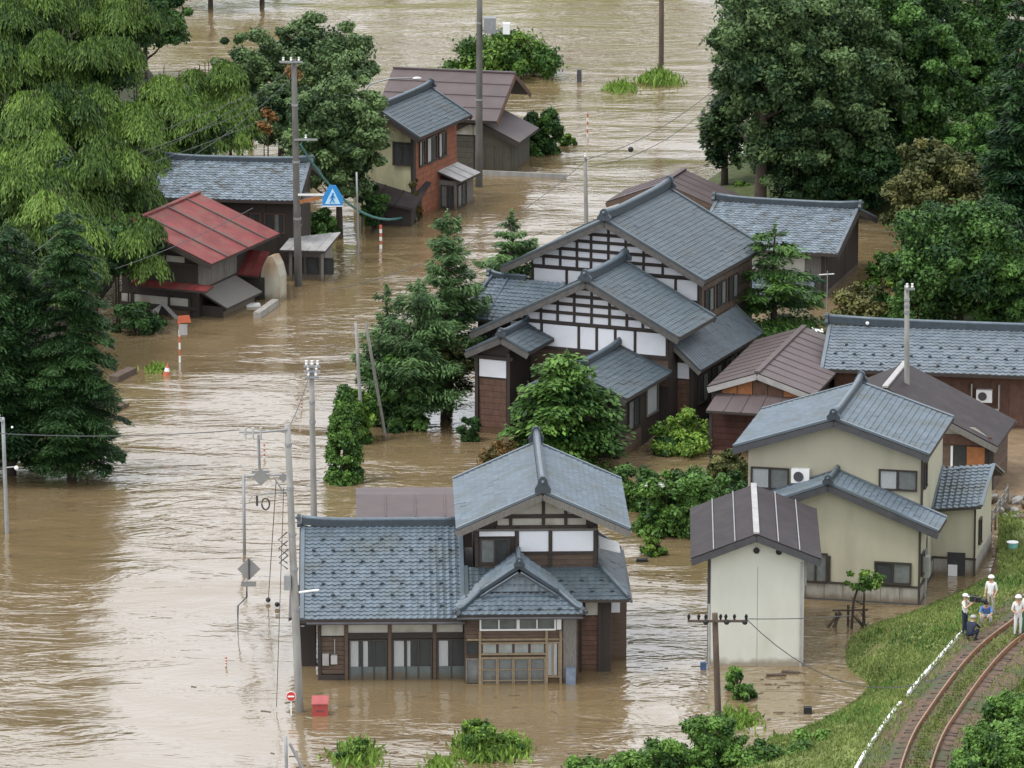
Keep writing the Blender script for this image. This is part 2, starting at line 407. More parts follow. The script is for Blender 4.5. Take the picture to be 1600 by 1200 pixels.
def lean_roof(root, e0, e1, t1, t0, m, style='tile', thick=.1, guards=None, seams=0, name='lean_roof', verge=True):
    """single slope from four corners: eave left/right, top right/left"""
    e0, e1, t1, t0 = [Vector(p) for p in (e0, e1, t1, t0)]
    rf = MB().prism([e0, e1, t1, t0], (0, 0, -thick)).build(name, darkwood, root)
    up = Vector((0, 0, .02))
    if style == 'tile':
        tile_plane(rf, e0+up, e1+up, t1+up, t0+up, m, guards=guards)
        if verge:
            for a, b in ((e0, t0), (e1, t1)): MB().bar(a+up*3, b+up*3, .15, .09).build('verge_tiles', m, rf)
    else:
        MB().prism([p+Vector((0, 0, .03)) for p in (e0, e1, t1, t0)], (0, 0, -.026)).build('roof_sheet', m, rf)
        for k in range(seams):
            t = (k+1)/(seams+1)
            MB().bar(e0.lerp(e1, t)+up*2, t0.lerp(t1, t)+up*2, .06, .05).build('seam', m, rf)
    return rf

def body(root, ax, x0, x1, y0, y1, zb, zwl, zwr, zc, c, m, name='wall'):
    """wall block with gabled top; zwl/zwr height at the low sides, zc at the ridge"""
    if ax == 'y':
        return MB().prism([(x0, y0, zb), (x1, y0, zb), (x1, y0, zwr), (c, y0, zc), (x0, y0, zwl)], (0, y1-y0, 0)).build(name, m, root)
    return MB().prism([(x0, y0, zb), (x0, y1, zb), (x0, y1, zwr), (x0, c, zc), (x0, y0, zwl)], (x1-x0, 0, 0)).build(name, m, root)

ROT = Matrix.Rotation(math.pi/2, 4, 'Z')
def side(x): return Matrix.Translation((x, 0, 0)) @ ROT         # wall plane facing +x: local (s, depth, z)
def front(y): return Matrix.Translation((0, y, 0))
def window(root, M, x0, x1, z0, z1, panes=2, curt=(1, 0), fm=None, fw=.07, name='window', mull=0):
    fm = fm or framem
    f = MB(M)
    f.box(x0-fw, x1+fw, -.09, -.01, z1, z1+fw).box(x0-fw, x1+fw, -.11, -.01, z0-fw, z0)
    f.box(x0-fw, x0, -.09, -.01, z0, z1).box(x1, x1+fw, -.09, -.01, z0, z1)
    w = (x1-x0)/panes
    for k in range(1, panes): f.box(x0+k*w-.03, x0+k*w+.03, -.085, -.01, z0, z1)
    for k in range(mull): zz = z0+(z1-z0)*(k+1)/(mull+1); f.box(x0, x1, -.075, -.02, zz-.02, zz+.02)
    wo = f.build(name, fm, root)
    bx('backing', interior, wo, x0, x1, -.012, -.004, z0, z1, M=M)  # dark board on the solid wall, painted as an unlit room
    for k in range(panes):
        a, b = x0+k*w+(.03 if k else 0), x0+(k+1)*w-(.03 if k < panes-1 else 0)
        cc = curt[k] if k < len(curt) else 0
        if cc: bx('curtain' if cc < 1.5 else 'screen', curtain if cc < 1.5 else shade, wo, a+.01, a+(b-a)*(cc if cc <= 1 else 1)-.01, -.03, -.018, z0+.01, z1-.01, M=M)
        bx('pane', glass, wo, a, b, -.055, -.048, z0, z1, M=M)
    return wo
def lattice(root, y, xs, zs, rf, m_panel=None, pw=.13, bw=.14, x_lo=None, x_hi=None, rows_open=()):
    """timber grid with plaster infill under a roof line rf(x); every post, beam and panel its own piece"""
    m_panel = m_panel or plaster
    for i, z in enumerate(zs):
        # beam clipped by roof line
        a, b = x_lo, x_hi
        t = np.linspace(a, b, 200); ok = [q for q in t if rf(q) > z+.05]
        if len(ok) > 2: bx('beam', darkwood, root, ok[0], ok[-1], y-.10, y, z-bw/2, z+bw/2)
    for x in xs:
        if rf(x) > zs[0]+.15: bx('post', darkwood, root, x-pw/2, x+pw/2, y-.085, y, zs[0]+bw/2, rf(x)-.02)
    X = [x_lo]+list(xs)+[x_hi]
    for i, z in enumerate(zs):
        z0 = z+bw/2; z1 = (zs[i+1]-bw/2) if i+1 < len(zs) else 99
        for a, b in zip(X, X[1:]):
            a2 = a+pw/2; b2 = b-pw/2
            if b2 <= a2: continue
            pts = []
            for q in np.linspace(a2, b2, 4):
                zt = min(z1, rf(q)-.04)
                if zt > z0+.04: pts.append((q, zt))
            if len(pts) < 2: continue
            poly = [(pts[0][0], y-.03, z0), (pts[-1][0], y-.03, z0)]+[(q, y-.03, zt) for q, zt in reversed(pts)]
            MB().prism(poly, (0, .03, 0)).build('plaster_panel', m_panel, root)
def boards(root, M, x0, x1, z0, z1, m, h=.2, d=.03, name='board', vertical=False):
    n = max(1, round(((x1-x0) if vertical else (z1-z0))/h))
    for k in range(n):
        j = random.uniform(-.006, .006)
        if vertical:
            q = (x1-x0)/n; bx(name, m, root, x0+k*q+.01, x0+(k+1)*q-.01, -d-j, -.002, z0, z1, M=M)
        else:
            q = (z1-z0)/n; bx(name, m, root, x0, x1, -d-j-.004, -.002, z0+k*q+.008, z0+(k+1)*q-.008, M=M)
# ============================================================ THE SETTING
def water_mat():
    m = bpy.data.materials.new('muddy flood water'); m.use_nodes = True
    n = m.node_tree.nodes; l = m.node_tree.links; b = n['Principled BSDF']
    tc = n.new('ShaderNodeTexCoord')
    def noise(scale, det, st=(1, 1, 1), rough=.55, dist=0.0):
        mp = n.new('ShaderNodeMapping'); mp.inputs['Scale'].default_value = st; l.new(tc.outputs['Object'], mp.inputs[0])
        z = n.new('ShaderNodeTexNoise'); z.inputs['Scale'].default_value = scale; z.inputs['Detail'].default_value = det
        z.inputs['Roughness'].default_value = rough; z.inputs['Distortion'].default_value = dist
        l.new(mp.outputs[0], z.inputs['Vector']); return z.outputs['Fac']
    def math_(op, a, c, clamp=False):
        q = n.new('ShaderNodeMath'); q.operation = op; q.use_clamp = clamp
        for i, v in enumerate((a, c)):
            if hasattr(v, 'links'): l.new(v, q.inputs[i])
            else: q.inputs[i].default_value = v
        return q.outputs[0]
    # silt streaks carried along by the current
    silt = noise(.06, 5, (1, .45, 1), .6, .6)
    mm = n.new('ShaderNodeMix'); mm.data_type = 'RGBA'; l.new(silt, mm.inputs[0])
    mm.inputs[6].default_value = (.15, .102, .048, 1); mm.inputs[7].default_value = (.22, .165, .092, 1)
    foam = noise(1.1, 6, (.55, 1.5, 1), .7, .8); big = noise(.045, 3, (1, .8, 1))
    fm = n.new('ShaderNodeMapRange'); l.new(math_('MULTIPLY', foam, math_('ADD', big, .5)), fm.inputs[0])
    fm.inputs[1].default_value = .6; fm.inputs[2].default_value = .82; fm.inputs[4].default_value = .7
    m2 = n.new('ShaderNodeMix'); m2.data_type = 'RGBA'; l.new(fm.outputs[0], m2.inputs[0]); l.new(mm.outputs[2], m2.inputs[6]); m2.inputs[7].default_value = (.42, .38, .32, 1)
    l.new(m2.outputs[2], b.inputs['Base Color'])
    b.inputs['Roughness'].default_value = .09; b.inputs['IOR'].default_value = 2.0; b.inputs['Specular IOR Level'].default_value = .85
    # swell, chop and ripples; chop stronger in the open current
    amp = n.new('ShaderNodeMapRange'); l.new(big, amp.inputs[0]); amp.inputs[1].default_value = .38; amp.inputs[2].default_value = .62
    amp.inputs[3].default_value = .35; amp.inputs[4].default_value = 1.25
    h = math_('ADD', math_('MULTIPLY', noise(.33, 4, (.5, 1.1, 1), .6, .7), .55), math_('MULTIPLY', noise(1.5, 3, (.6, 1.2, 1), .55, .6), .10))
    h = math_('ADD', math_('MULTIPLY', h, amp.outputs[0]), math_('MULTIPLY', noise(.075, 2, (.5, 1.0, 1), .5, .8), 1.5))
    bp = n.new('ShaderNodeBump'); bp.inputs['Strength'].default_value = 1; bp.inputs['Distance'].default_value = WAVE
    l.new(h, bp.inputs['Height']); l.new(bp.outputs[0], b.inputs['Normal'])
    return m
WAVE = .52
water = MB()._add([(-3500, -400, 0), (3500, -400, 0), (3500, 5000, 0), (-3500, 5000, 0)], [(0, 1, 2, 3)]).build('water', water_mat()); water['kind'] = 'structure'
b_ = MB()._add([(-3500, -400, -2.5), (3500, -400, -2.5), (3500, 5000, -2.5), (-3500, 5000, -2.5)], [(0, 1, 2, 3)]).build('river_bed', bed); b_['kind'] = 'structure'

def fnoise(x, y, s=1.0):
    return (math.sin(x*1.3*s+1.7)*math.cos(y*1.1*s+.3)+.5*math.sin(x*2.9*s+y*2.3*s)+.3*math.cos(x*5.1*s-y*4.3*s))/1.8
def patch(name, poly, h, m, edge=.35, kind='structure', seg=5):
    """land rising out of the water inside an outline given by photograph positions on the water line"""
    P = [W(*q) for q in poly]; n = len(P); pts = []
    for i in range(n):
        a, b, c, d = P[i-1], P[i], P[(i+1) % n], P[(i+2) % n]
        for k in range(seg):
            t = k/seg
            pts.append(.5*((2*b)+(c-a)*t+(2*a-5*b+4*c-d)*t*t+(3*b-a-3*c+d)*t**3))
    cen = sum(pts, Vector())/len(pts); vs = []; N = len(pts)
    rings = [(1.06, -.5), (1.0, 0), (1-edge*.4, h*.55), (1-edge, h*.9), (.45, h), (.2, h)]
    for s, z in rings:
        for p in pts:
            q = cen+(p-cen)*s; zz = z+(fnoise(q.x, q.y)*.12*h if z > 0 else 0)
            vs.append((q.x, q.y, zz))
    vs.append((cen.x, cen.y, h)); fs = []
    for r in range(len(rings)-1):
        for i in range(N): fs.append((r*N+i, r*N+(i+1) % N, (r+1)*N+(i+1) % N, (r+1)*N+i))
    L = (len(rings)-1)*N
    for i in range(N): fs.append((L+i, L+(i+1) % N, len(vs)-1))
    o = MB()._add(vs, fs).build(name, m, None, True); o['kind'] = kind; return o

# railway embankment ------------------------------------------------
def resample(P, n):
    P = [Vector(p) for p in P]; d = [0]
    for a, b in zip(P, P[1:]): d.append(d[-1]+(b-a).length)
    out = []
    for k in range(n):
        t = d[-1]*k/(n-1); i = max(0, min(len(P)-2, next((j for j in range(len(P)-1) if d[j+1] >= t), len(P)-2)))
        u = (t-d[i])/max(1e-6, d[i+1]-d[i]); a = P[max(i-1, 0)]; b = P[i]; c = P[i+1]; e = P[min(i+2, len(P)-1)]
        out.append(.5*((2*b)+(c-a)*u+(2*a-5*b+4*c-e)*u*u+(3*b-a-3*c+e)*u**3))
    return out
ZT = 2.1
cl_px = [(1405, 1330), (1418, 1262), (1432, 1200), (1450, 1152), (1475, 1112), (1512, 1060), (1550, 1017), (1591, 984), (1655, 938), (1740, 885), (1850, 830)]
CL = resample([W(*p, ZT) for p in cl_px], 140)
def off(i, d, z):
    a = CL[max(i-1, 0)]; b = CL[min(i+1, len(CL)-1)]; t = (b-a).normalized(); n = Vector((t.y, -t.x, 0))
    q = CL[i]+n*d; return Vector((q.x, q.y, z))
wl = resample([W(*p) for p in [(900, 1330), (960, 1262), (1060, 1215), (1180, 1166), (1265, 1135), (1330, 1100), (1356, 1070), (1326, 1045), (1322, 1015), (1345, 985), (1430, 955), (1500, 925), (1552, 900), (1640, 872), (1760, 830)]], 140)
NB = 140; prof = []
crest = resample([W(*p, 1.9) for p in [(1280, 1330), (1312, 1262), (1340, 1200), (1372, 1148), (1404, 1105), (1440, 1062), (1470, 1028), (1503, 992), (1556, 950), (1625, 905), (1720, 862), (1810, 820)]], NB)
rows = [[Vector((wl[i].x, wl[i].y, -.6)) + (wl[i]-crest[i])*.3 for i in range(NB)], wl]
for t, z in ((.12, .25), (.3, .75), (.5, 1.2), (.7, 1.6), (.88, 1.85)):
    rows.append([Vector((wl[i].x*(1-t)+crest[i].x*t, wl[i].y*(1-t)+crest[i].y*t, z+.10*fnoise(i*.35, t*9))) for i in range(NB)])
rows.append(crest)
def loft(name, rows, m, kind='structure', smooth=True):
    vs = [tuple(p) for r in rows for p in r]; n = len(rows[0]); fs = []
    for r in range(len(rows)-1):
        for i in range(n-1): fs.append((r*n+i, r*n+i+1, (r+1)*n+i+1, (r+1)*n+i))
    o = MB()._add(vs, fs).build(name, m, None, smooth); o['kind'] = kind; return o
loft('grass_slope', rows, grassbank)
bal = [crest]+[[off(i, d, z+.03*fnoise(i*.9, d*3)) for i in range(NB)] for d, z in ((-1.3, 1.98), (-.8, 2.06), (-.3, 2.08), (.3, 2.08), (.8, 2.06), (1.4, 1.98), (1.9, 1.85))]
loft('railway_ballast', bal, ballast)
rs = [[off(i, d, z+.15*fnoise(i*.3, d)) for i in range(NB)] for d, z in ((1.9, 1.86), (3.2, 1.9), (5, 2.1), (9, 2.6), (16, 3.4), (40, 6))]
loft('grass_ground', rs, grassbank)

def sweep(pts_fn, a, b, m, name, parent, w, h):
    g = MB(); q = [pts_fn(i) for i in range(a, b)]
    for p, r in zip(q, q[1:]): g.bar(p, r+(r-p).normalized()*.01, w, h)
    return g.build(name, m, parent)
track = empty('railway_track', CL[60]-Vector((0, 0, 0)), 0, 'curved single railway track with rusty rails on the grassy embankment', 'railway track')
L60 = CL[60].copy()
for s in (-1, 1):
    rl = sweep(lambda i: off(i, s*.555, ZT+.07)-L60, 0, NB-1, railrust, 'rail', track, .075, .15)
    sweep(lambda i: off(i, s*.555, ZT+.155)-L60, 0, NB-1, railtop, 'rail_head', rl, .045, .02)
cum = 0; slp = None
for i in range(1, NB-1):
    cum += (CL[i]-CL[i-1]).length
    if cum >= .64:
        cum -= .64; a, b = off(i, -1.0, ZT-.052)-L60, off(i, 1.0, ZT-.052)-L60
        if CL[i].y < 300: MB().bar(a, b, .20, .05).build('sleeper', polewood, track)
# pale concrete edging on the crest
edg = empty('concrete_edging', crest[30], 0, 'white painted concrete edging along the top of the grass slope', 'kerb')
for i in range(0, 86, 1):
    a, b = crest[i]-crest[30], crest[i+1]-crest[30]
    if 52 < i < 56: continue
    d = (b-a)*.03
    MB().bar(a+d+Vector((0, 0, .08)), b-d+Vector((0, 0, .08+random.uniform(-.01, .01))), .11, .14).build('edging_block', whitep, edg)

# land where trees and gardens stand
patch('soil', [(1548, 905), (1620, 912), (1760, 860), (1760, 650), (1600, 640), (1470, 700), (1500, 770), (1548, 800), (1566, 850)], .45, earth)
patch('grass_patch', [(1562, 888), (1620, 905), (1740, 850), (1700, 790), (1600, 800), (1562, 835)], .62, grassbank)
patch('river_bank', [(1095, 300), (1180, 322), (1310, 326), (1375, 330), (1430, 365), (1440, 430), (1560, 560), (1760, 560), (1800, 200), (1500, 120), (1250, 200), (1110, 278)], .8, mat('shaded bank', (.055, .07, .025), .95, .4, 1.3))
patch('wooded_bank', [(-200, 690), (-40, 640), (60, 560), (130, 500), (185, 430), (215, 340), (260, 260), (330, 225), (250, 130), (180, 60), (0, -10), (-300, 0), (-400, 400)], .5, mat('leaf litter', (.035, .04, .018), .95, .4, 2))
patch('garden_soil', [(950, 700), (1010, 690), (1100, 700), (1120, 640), (1000, 620)], .15, earth, kind='structure')

# ============================================================ HOUSE A : front farmhouse
A = Fr(497, 1062, 1.5)
hA = empty('farmhouse', A.O, A.a, 'large front farmhouse with blue tiled wing, upper storey with white gable and small gabled porch', 'house')
yE = -.8; x3 = 3
zE = A.Z(968, x3, yE); yR = 5.2; zR = A.Z(822, x3, yR)
xl = A.X(469, yE, zE); xr = A.X(726, 0, 3)
sl = (zR-zE)/(yR-yE); yB = 10.8; zB = zR-(yB-yR)*sl
gable_roof(hA, 'x', yR, yE, yB, xl, xr, zR, zE, zB, tileA, guards=[3, 6, 9, 12, 15, 18, 21], orn=(True, False), rw=.3, rh=.36)
# wing walls
zw = zE+.2
MB().box(0, xr, .02, yB-1, -2, zw).build('wall', darkwood, hA)
MB().prism([(0.05, .3, zw), (.05, yB-1, zw), (.05, yR, zR-.35)], (xr-.1, 0, 0)).build('gable_wall', oldplaster, hA)
posts = [A.X(p, 0, 1.5) for p in (499, 541, 609, 679)]
for p in posts: bx('post', brownwood if p > 1 else darkwood, hA, p-.07, p+.07, -.1, .02, -2, zw)
zt0, zt1 = A.Z(988, 3, 0), A.Z(971, 3, 0)+.1
for k, (a, b) in enumerate(zip(posts, posts[1:]+[xr])):
    z0 = zt0 if k else A.Z(993, 0, 0)
    bx('plaster_panel', oldplaster, hA, a+.08, b-.08, -.035, .018, z0, zw)
bx('beam', darkwood, hA, posts[1]+.05, xr, -.09, .015, A.Z(994, 3, 0)-.08, zt0)
zhd = A.Z(996, 3, 0)-.02
boards(hA, front(0.0), posts[0]+.08, posts[1]-.08, .25, A.Z(995, 0, 0), brownwood, .2)
bx('sill_board', darkwood, hA, posts[0]+.06, posts[1]-.06, -.10, .015, -.3, .22)
mb = empty('x', (0, 0, 0)); bpy.data.objects.remove(mb)
bx('meter_box', greymetal, hA, posts[0]+.12, posts[0]+.38, -.2, -.045, A.Z(1038, 0, 0), A.Z(1020, 0, 0))
bx('letter_box', alu, hA, posts[0]+.46, posts[0]+.72, -.22, -.045, A.Z(1036, 0, 0), A.Z(1022, 0, 0))
MB().tube([(posts[0]+.62, -.06, A.Z(1022, 0, 0)), (posts[0]+.62, -.06, A.Z(998, 0, 0))], .02, 6).build('conduit', greymetal, hA)
for k, (a, b) in enumerate(zip(posts[1:], posts[2:]+[xr])):
    wo = window(hA, front(0), a+.16, b-.16 if k < 2 else b-.02, -.9, zhd-.1, 3 if k < 2 else 2, ((.75, .5, 0), (.9, .35, 0), (.8, 0))[k], mull=0, name='sliding_door', fw=.06)
    bx('lower_panel', lowpanel, wo, a+.16, b-.16 if k < 2 else b-.02, -.066, -.058, -.9, .55)
# main block upper storey
yv, yw, yb = 1.3, 2.2, 9.6
cx, zA = A.XZ(848, 770, yv); rx, zr_ = A.XZ(985, 829, yv); lx, zl_ = A.XZ(713, 829, yv)
sA = (zA-zr_)/(rx-cx)
yb2 = A.Y(846, cx, zA)
gable_roof(hA, 'y', cx, lx, rx, yv, yv+8.6, zA, zl_, zr_, tileA, guards=None, barge=greywood, rw=.34, rh=.5)
ux0, ux1 = A.X(743, yw, 5), A.X(934, yw, 5)
zt = zr_+.1; rfA = lambda x: zA-.15-abs(x-cx)*sA
body(hA, 'y', ux0, ux1, yw, yb, 2.2, rfA(ux0), rfA(ux1), zA-.15, cx, darkwood, 'upper_wall')
Zq = lambda py: A.Z(py, cx, yw)
lattice(hA, yw, [A.X(p, yw, 6) for p in (798, 849, 884)], [Zq(823), Zq(806)], rfA, x_lo=A.X(775, yw, 6), x_hi=A.X(918, yw, 6), bw=.16, m_panel=oldplaster)
z0, z1 = Zq(861), Zq(829)
xs = [A.X(p, yw, 5) for p in (745, 808, 860, 930)]
for k, p in enumerate(xs): bx('post', darkwood, hA, p-.07, p+.07, yw-.10, yw, 2.5, z1+.2)
bx('beam', greywood, hA, ux0, ux1, yw-.13, yw, Zq(828), Zq(822)-.08)
for a, b in ((xs[1], xs[2]), (xs[2], xs[3])): bx('plaster_panel', plaster, hA, a+.08, b-.08, yw-.045, yw, z0, Zq(829.5))
bx('plaster_panel', plaster, hA, xs[0]+.1, xs[1]-.1, yw-.045, yw, Zq(837), Zq(829.5))
bx('beam', darkwood, hA, xs[1]+.07, ux1, yw-.11, yw, z0-.12, z0)
boards(hA, front(yw), xs[1]+.07, xs[3]-.07, Zq(892), z0-.13, brownwood, .22)
boards(hA, front(yw), xs[0]+.07, xs[1]-.07, Zq(892), Zq(880), brownwood, .2)
window(hA, front(yw), A.X(752, yw, 5), A.X(794, yw, 5), Zq(878), Zq(843), 2, (2, 0), fw=.08)
boards(hA, side(ux1), yw+.1, yb-.1, 3.6, zr_-.3, brownwood, .22)
# skirt roof round the front and right
yk = 0.0; zk = A.Z(938, 11, yk); ztop = A.Z(886, 10, yw)
xk = A.X(984, yk, zk)
xk0 = xr+.1
lean_roof(hA, (xk0, yk, zk), (xk, yk, zk), (ux1, yw-.02, ztop), (xk0, yw-.02, ztop), tileD, name='skirt_roof', guards=[2, 5])
lean_roof(hA, (xk, yk, zk), (xk, 8.2, zk), (ux1+.02, 8.2, ztop), (ux1+.02, yw, ztop), tileD, name='skirt_roof')
ridge(hA, (ux1+.1, yw-.1, ztop-.04), (xk-.05, yk+.07, zk+.02), .18, .16, orn=(False, False))
MB().box(xr, 11.9, .9, 9, -2, zk-.1).build('lower_wall', darkwood, hA)
px1 = A.X(905, .9, 1); px2 = A.X(962, .9, 1)
boards(hA, front(.9), px1+.1, px1+.75, 0-.3, zk-.9, redwood, .21)
bx('plaster_panel', oldplaster, hA, px1+.25, px1+.75, .84, .89, zk-.85, zk-.15)
bx('post', darkwood, hA, px1+.76, px1+.9, .78, .9, -2, zk-.1)
boards(hA, side(11.9), .95, 4.5, -.3, zk-.5, brownwood, .22)
# right annex low block under a darker eave
MB().box(11.95, 12.6, 2.6, 7.5, -2, zk-.25).build('annex_wall', brownwood, hA)
bx('plaster_panel', plaster, hA, 12.0, 12.35, 2.5, 2.59, zk-1.2, zk-.5)
boards(hA, side(12.6), 2.7, 7.4, -.2, zk-.6, brownwood, .22)
bx('gutter', darksteel, hA, xk+.02, xk+.12, yk, 8.2, zk-.12, zk-.02)
q = A.XZ(956, 860, 3.0)
MB().prism([(q[0]-.5, 3.0, q[1]+.1), (q[0]+.35, 3.0, q[1]-.12), (q[0]+.35, 4.2, q[1]-.05), (q[0]-.5, 4.2, q[1]+.25)], (0, 0, .06)).build('awning', whitep, hA)
# porch
yp = -.65; pa, pb = A.X(726, yp, 1), A.X(902, yp, 1)
ye = -1.5; exl, ezl = A.XZ(714, 962, ye); exr, _ = A.XZ(911, 962, ye); pcx = (exl+exr)/2
zpt = ezl+.1
MB().box(pa, pb, yp, .9, -2, zpt).build('porch_wall', brownwood, hA)
yg = -.35; _, zpr = A.XZ(811, 886, yg)
_, zg0 = A.XZ(811, 930, yg)
# side slopes and front slope of the hipped gable
for s, e in ((-1, exl), (1, exr)):
    e0 = Vector((e, ye, ezl)); e1 = Vector((e, 1.2, ezl+.05)); tt = Vector((pcx, 2.1, zpr)); t0 = Vector((pcx, yg, zpr))
    hh = Vector((pcx+s*(exr-pcx)*.62, yg-.1, zpr-(zpr-ezl)*.62))
    lean_roof(hA, hh, Vector((hh.x, 1.6, hh.z)), tt, t0, tileA, name='porch_roof', verge=False)
    lean_roof(hA, e0, e1, Vector((hh.x, 1.6, hh.z)), hh, tileA, name='porch_roof', verge=False)
    ridge(hA, t0+Vector((0, -.04, -.02)), hh+Vector((s*.02, -.1, 0)), .2, .17, orn=(False, False), cap=ridgeL)
    ridge(hA, t0+Vector((s*.05, -.32, -.22)), hh+Vector((0, -.36, -.12)), .12, .1, orn=(False, False), cap=ridgeL)
    ridge(hA, hh+Vector((s*.02, -.1, 0)), e0+Vector((-s*.04, .05, .03)), .2, .17, orn=(False, True), cap=ridgeL)
lean_roof(hA, (exl, ye, ezl), (exr, ye, ezl), (pcx+(exr-pcx)*.62, yg-.12, zpr-(zpr-ezl)*.62), (pcx-(exr-pcx)*.62, yg-.12, zpr-(zpr-ezl)*.62), tileA, name='porch_roof', guards=[1], verge=False)
hz = zpr-(zpr-ezl)*.62
MB().prism([(pcx-(exr-pcx)*.55, yg, hz+.03), (pcx+(exr-pcx)*.55, yg, hz+.03), (pcx, yg, zpr-.25)], (0, .1, 0)).build('pediment', greywood, hA)
lean_roof(hA, (pcx-(exr-pcx)*.62, yg-.14, hz+.05), (pcx+(exr-pcx)*.62, yg-.14, hz+.05), (pcx+.32, yg-.02, hz+.62), (pcx-.32, yg-.02, hz+.62), tileA, name='porch_roof', verge=False, thick=.04)
ridge(hA, (pcx, yg-.05, zpr), (pcx, 2.1, zpr), .24, .26, orn=(True, False))
# porch front
Zp = lambda py: A.Z(py, 7, yp)
for a, b in ((752, 807), (812, 866)): window(hA, front(yp), A.X(a, yp, 3), A.X(b, yp, 3), Zp(982), Zp(967), 2, (2, 2), fm=whitep, fw=.07, name='transom_window')
bx('plaster_panel', whitep, hA, A.X(868, yp, 3)+.05, A.X(877, yp, 3), yp-.05, yp, Zp(984), Zp(966))
boards(hA, front(yp), pa+.05, pb-.05, Zp(1003), Zp(985), brownwood, .16)
bx('lintel', paleframe, hA, pa+.1, A.X(880, yp, 2), yp-.10, yp-.036, Zp(1000), Zp(997))
xd0, xd1 = A.X(752, yp, 1), A.X(852, yp, 1)
for z in (1004, 1021, 1027): bx('rail_bar', paleframe, hA, xd0, xd1, yp-.11, yp-.036, Zp(z)-.04, Zp(z)+.03)
dw = (xd1-xd0)/4
for k in range(4):
    window(hA, front(yp), xd0+k*dw+.06, xd0+(k+1)*dw-.05, -.8, Zp(1029), 1, (2,), fm=paleframe, fw=.05, name='lattice_door', mull=3)
    bx('transom_panel', shade, hA, xd0+k*dw+.06, xd0+(k+1)*dw-.05, yp-.05, yp-.036, Zp(1020), Zp(1006))
window(hA, front(yp), A.X(855, yp, 1), A.X(872, yp, 1), .3, Zp(1005), 2, (1, .8), fm=paleframe, fw=.06)
for p in (750, 854, 876): bx('post', paleframe, hA, A.X(p, yp, 1)-.05, A.X(p, yp, 1)+.05, yp-.13, yp, -1, Zp(985))
bx('wall_panel', greywood, hA, A.X(880, yp, 1), pb-.04, yp-.05, yp, -1, Zp(967))
bx('water_tank', mat('pale blue plastic', (.17, .21, .27), .6), hA, A.X(884, yp, 1), A.X(899, yp, 1), yp-.35, yp-.055, -.6, Zp(1042))
window(hA, front(yp), pa+.1, A.X(748, yp, 1), Zp(1020), Zp(1003), 1, (0,), fm=darkwood, fw=.04)
window(hA, front(yp), pa+.1, A.X(746, yp, 1), 0, Zp(1030), 1, (2,), fm=greywood, fw=.05)
boards(hA, side(pb), yp+.06, .85, -.5, zpt-.3, redwood, .2)
MB().tube([(xl+.25, yE-.05, zE-.14), (xr, yE-.05, zE-.16)], .055, 8).build('gutter', darksteel, hA)
MB().tube([(exl, ye-.05, ezl-.12), (exr, ye-.05, ezl-.12)], .05, 8).build('gutter', darksteel, hA)
# low shed on the left side of the wing
MB().box(-.95, -.1, 2, 6, -2, zE-.35).build('side_shed', darkwood, hA)
lean_roof(hA, (-1.2, 1.6, zE-.6), (-1.2, 6.2, zE-.6), (0, 6.2, zE-.15), (0, 1.6, zE-.15), brownmetal, 'metal', name='side_shed_roof')
# rear annex with mauve metal roof
ry = 12.2; a = A.XZ(556, 806, ry); b = A.XZ(712, 784, ry+1.8)
ra = empty('rear_annex', A.P(a[0], ry, 0), A.a, 'low annex with flat mauve brown metal roof behind the blue tiled wing', 'outbuilding')
Lx = b[0]-a[0]+.8
MB().box(.3, Lx, .4, 4.5, -2, a[1]-.2).build('wall', darkwood, ra)
lean_roof(ra, (0, 0, a[1]-.1), (Lx, 0, a[1]-.1), (Lx, 2.6, b[1]+.1), (0, 2.6, b[1]+.1), brownmetal, 'metal', seams=3, name='roof')
lean_roof(ra, (0, 5.2, a[1]-.1), (Lx, 5.2, a[1]-.1), (Lx, 2.61, b[1]+.1), (0, 2.61, b[1]+.1), brownmetal, 'metal', name='roof')

# ============================================================ HOUSE B : pale storehouse
B = Fr(1110, 1040, -1.5)
hB = empty('storehouse', B.O, B.a, 'tall pale grey storehouse with brown metal roof and white ridge strip standing in the water', 'storehouse')
bw = B.X(1255, 0, 0); yv = -.55
rx, zE2 = B.XZ(1283, 872, yv); lx, zl2 = B.XZ(1079, 875, yv); cx, zC = B.XZ(1182, 835, yv)
zl2 = zE2 = (zE2+zl2)/2; sB = (zC-zE2)/(rx-cx)
bL = 7.2
body(hB, 'y', 0, bw, 0, bL, -2, zC-.2-cx*sB, zC-.2-(bw-cx)*sB, zC-.2, cx, kurawall)
gable_roof(hB, 'y', cx, cx-(rx-cx), rx, yv, bL+.5, zC, zE2, zE2, darkmetal, 'metal', ridge_on=False, barge=darksteel)
for t in (-.66, -.33, .34, .67):
    MB().bar((cx+(rx-cx)*t, yv-.04, zC-(zC-zE2)*abs(t)+.07), (cx+(rx-cx)*t, bL+.5, zC-(zC-zE2)*abs(t)+.07), .045, .05).build('roof_batten', galv, hB)
MB().bar((cx, yv-.06, zC+.07), (cx, bL+.5, zC+.07), .24, .07).build('ridge_cap', greymetal, hB)
for p, q in ((1182, 860), (1217, 862)):
    x, z = B.XZ(p, q, 0); MB().tube([(x, -.001, z), (x, -.06, z)], .13, 12).build('vent', blackp, hB)
bx('downpipe', darksteel, hB, -.14, -.02, .25, .37, -1, zl2-.2); bx('downpipe', greymetal, hB, bw+.02, bw+.1, .2, .28, zE2-1.3, zE2-.2)
bx('corner_pipe', greymetal, hB, -.12, -.03, -.02, .06, -1, 2.6)
bx('downpipe', greymetal, hB, bw-.16, bw-.07, -.09, -.003, -1, zE2-.25)
bx('wall_seam', darksteel, hB, bw*.5-.006, bw*.5+.006, -.004, 0.02, -1, 4.2)

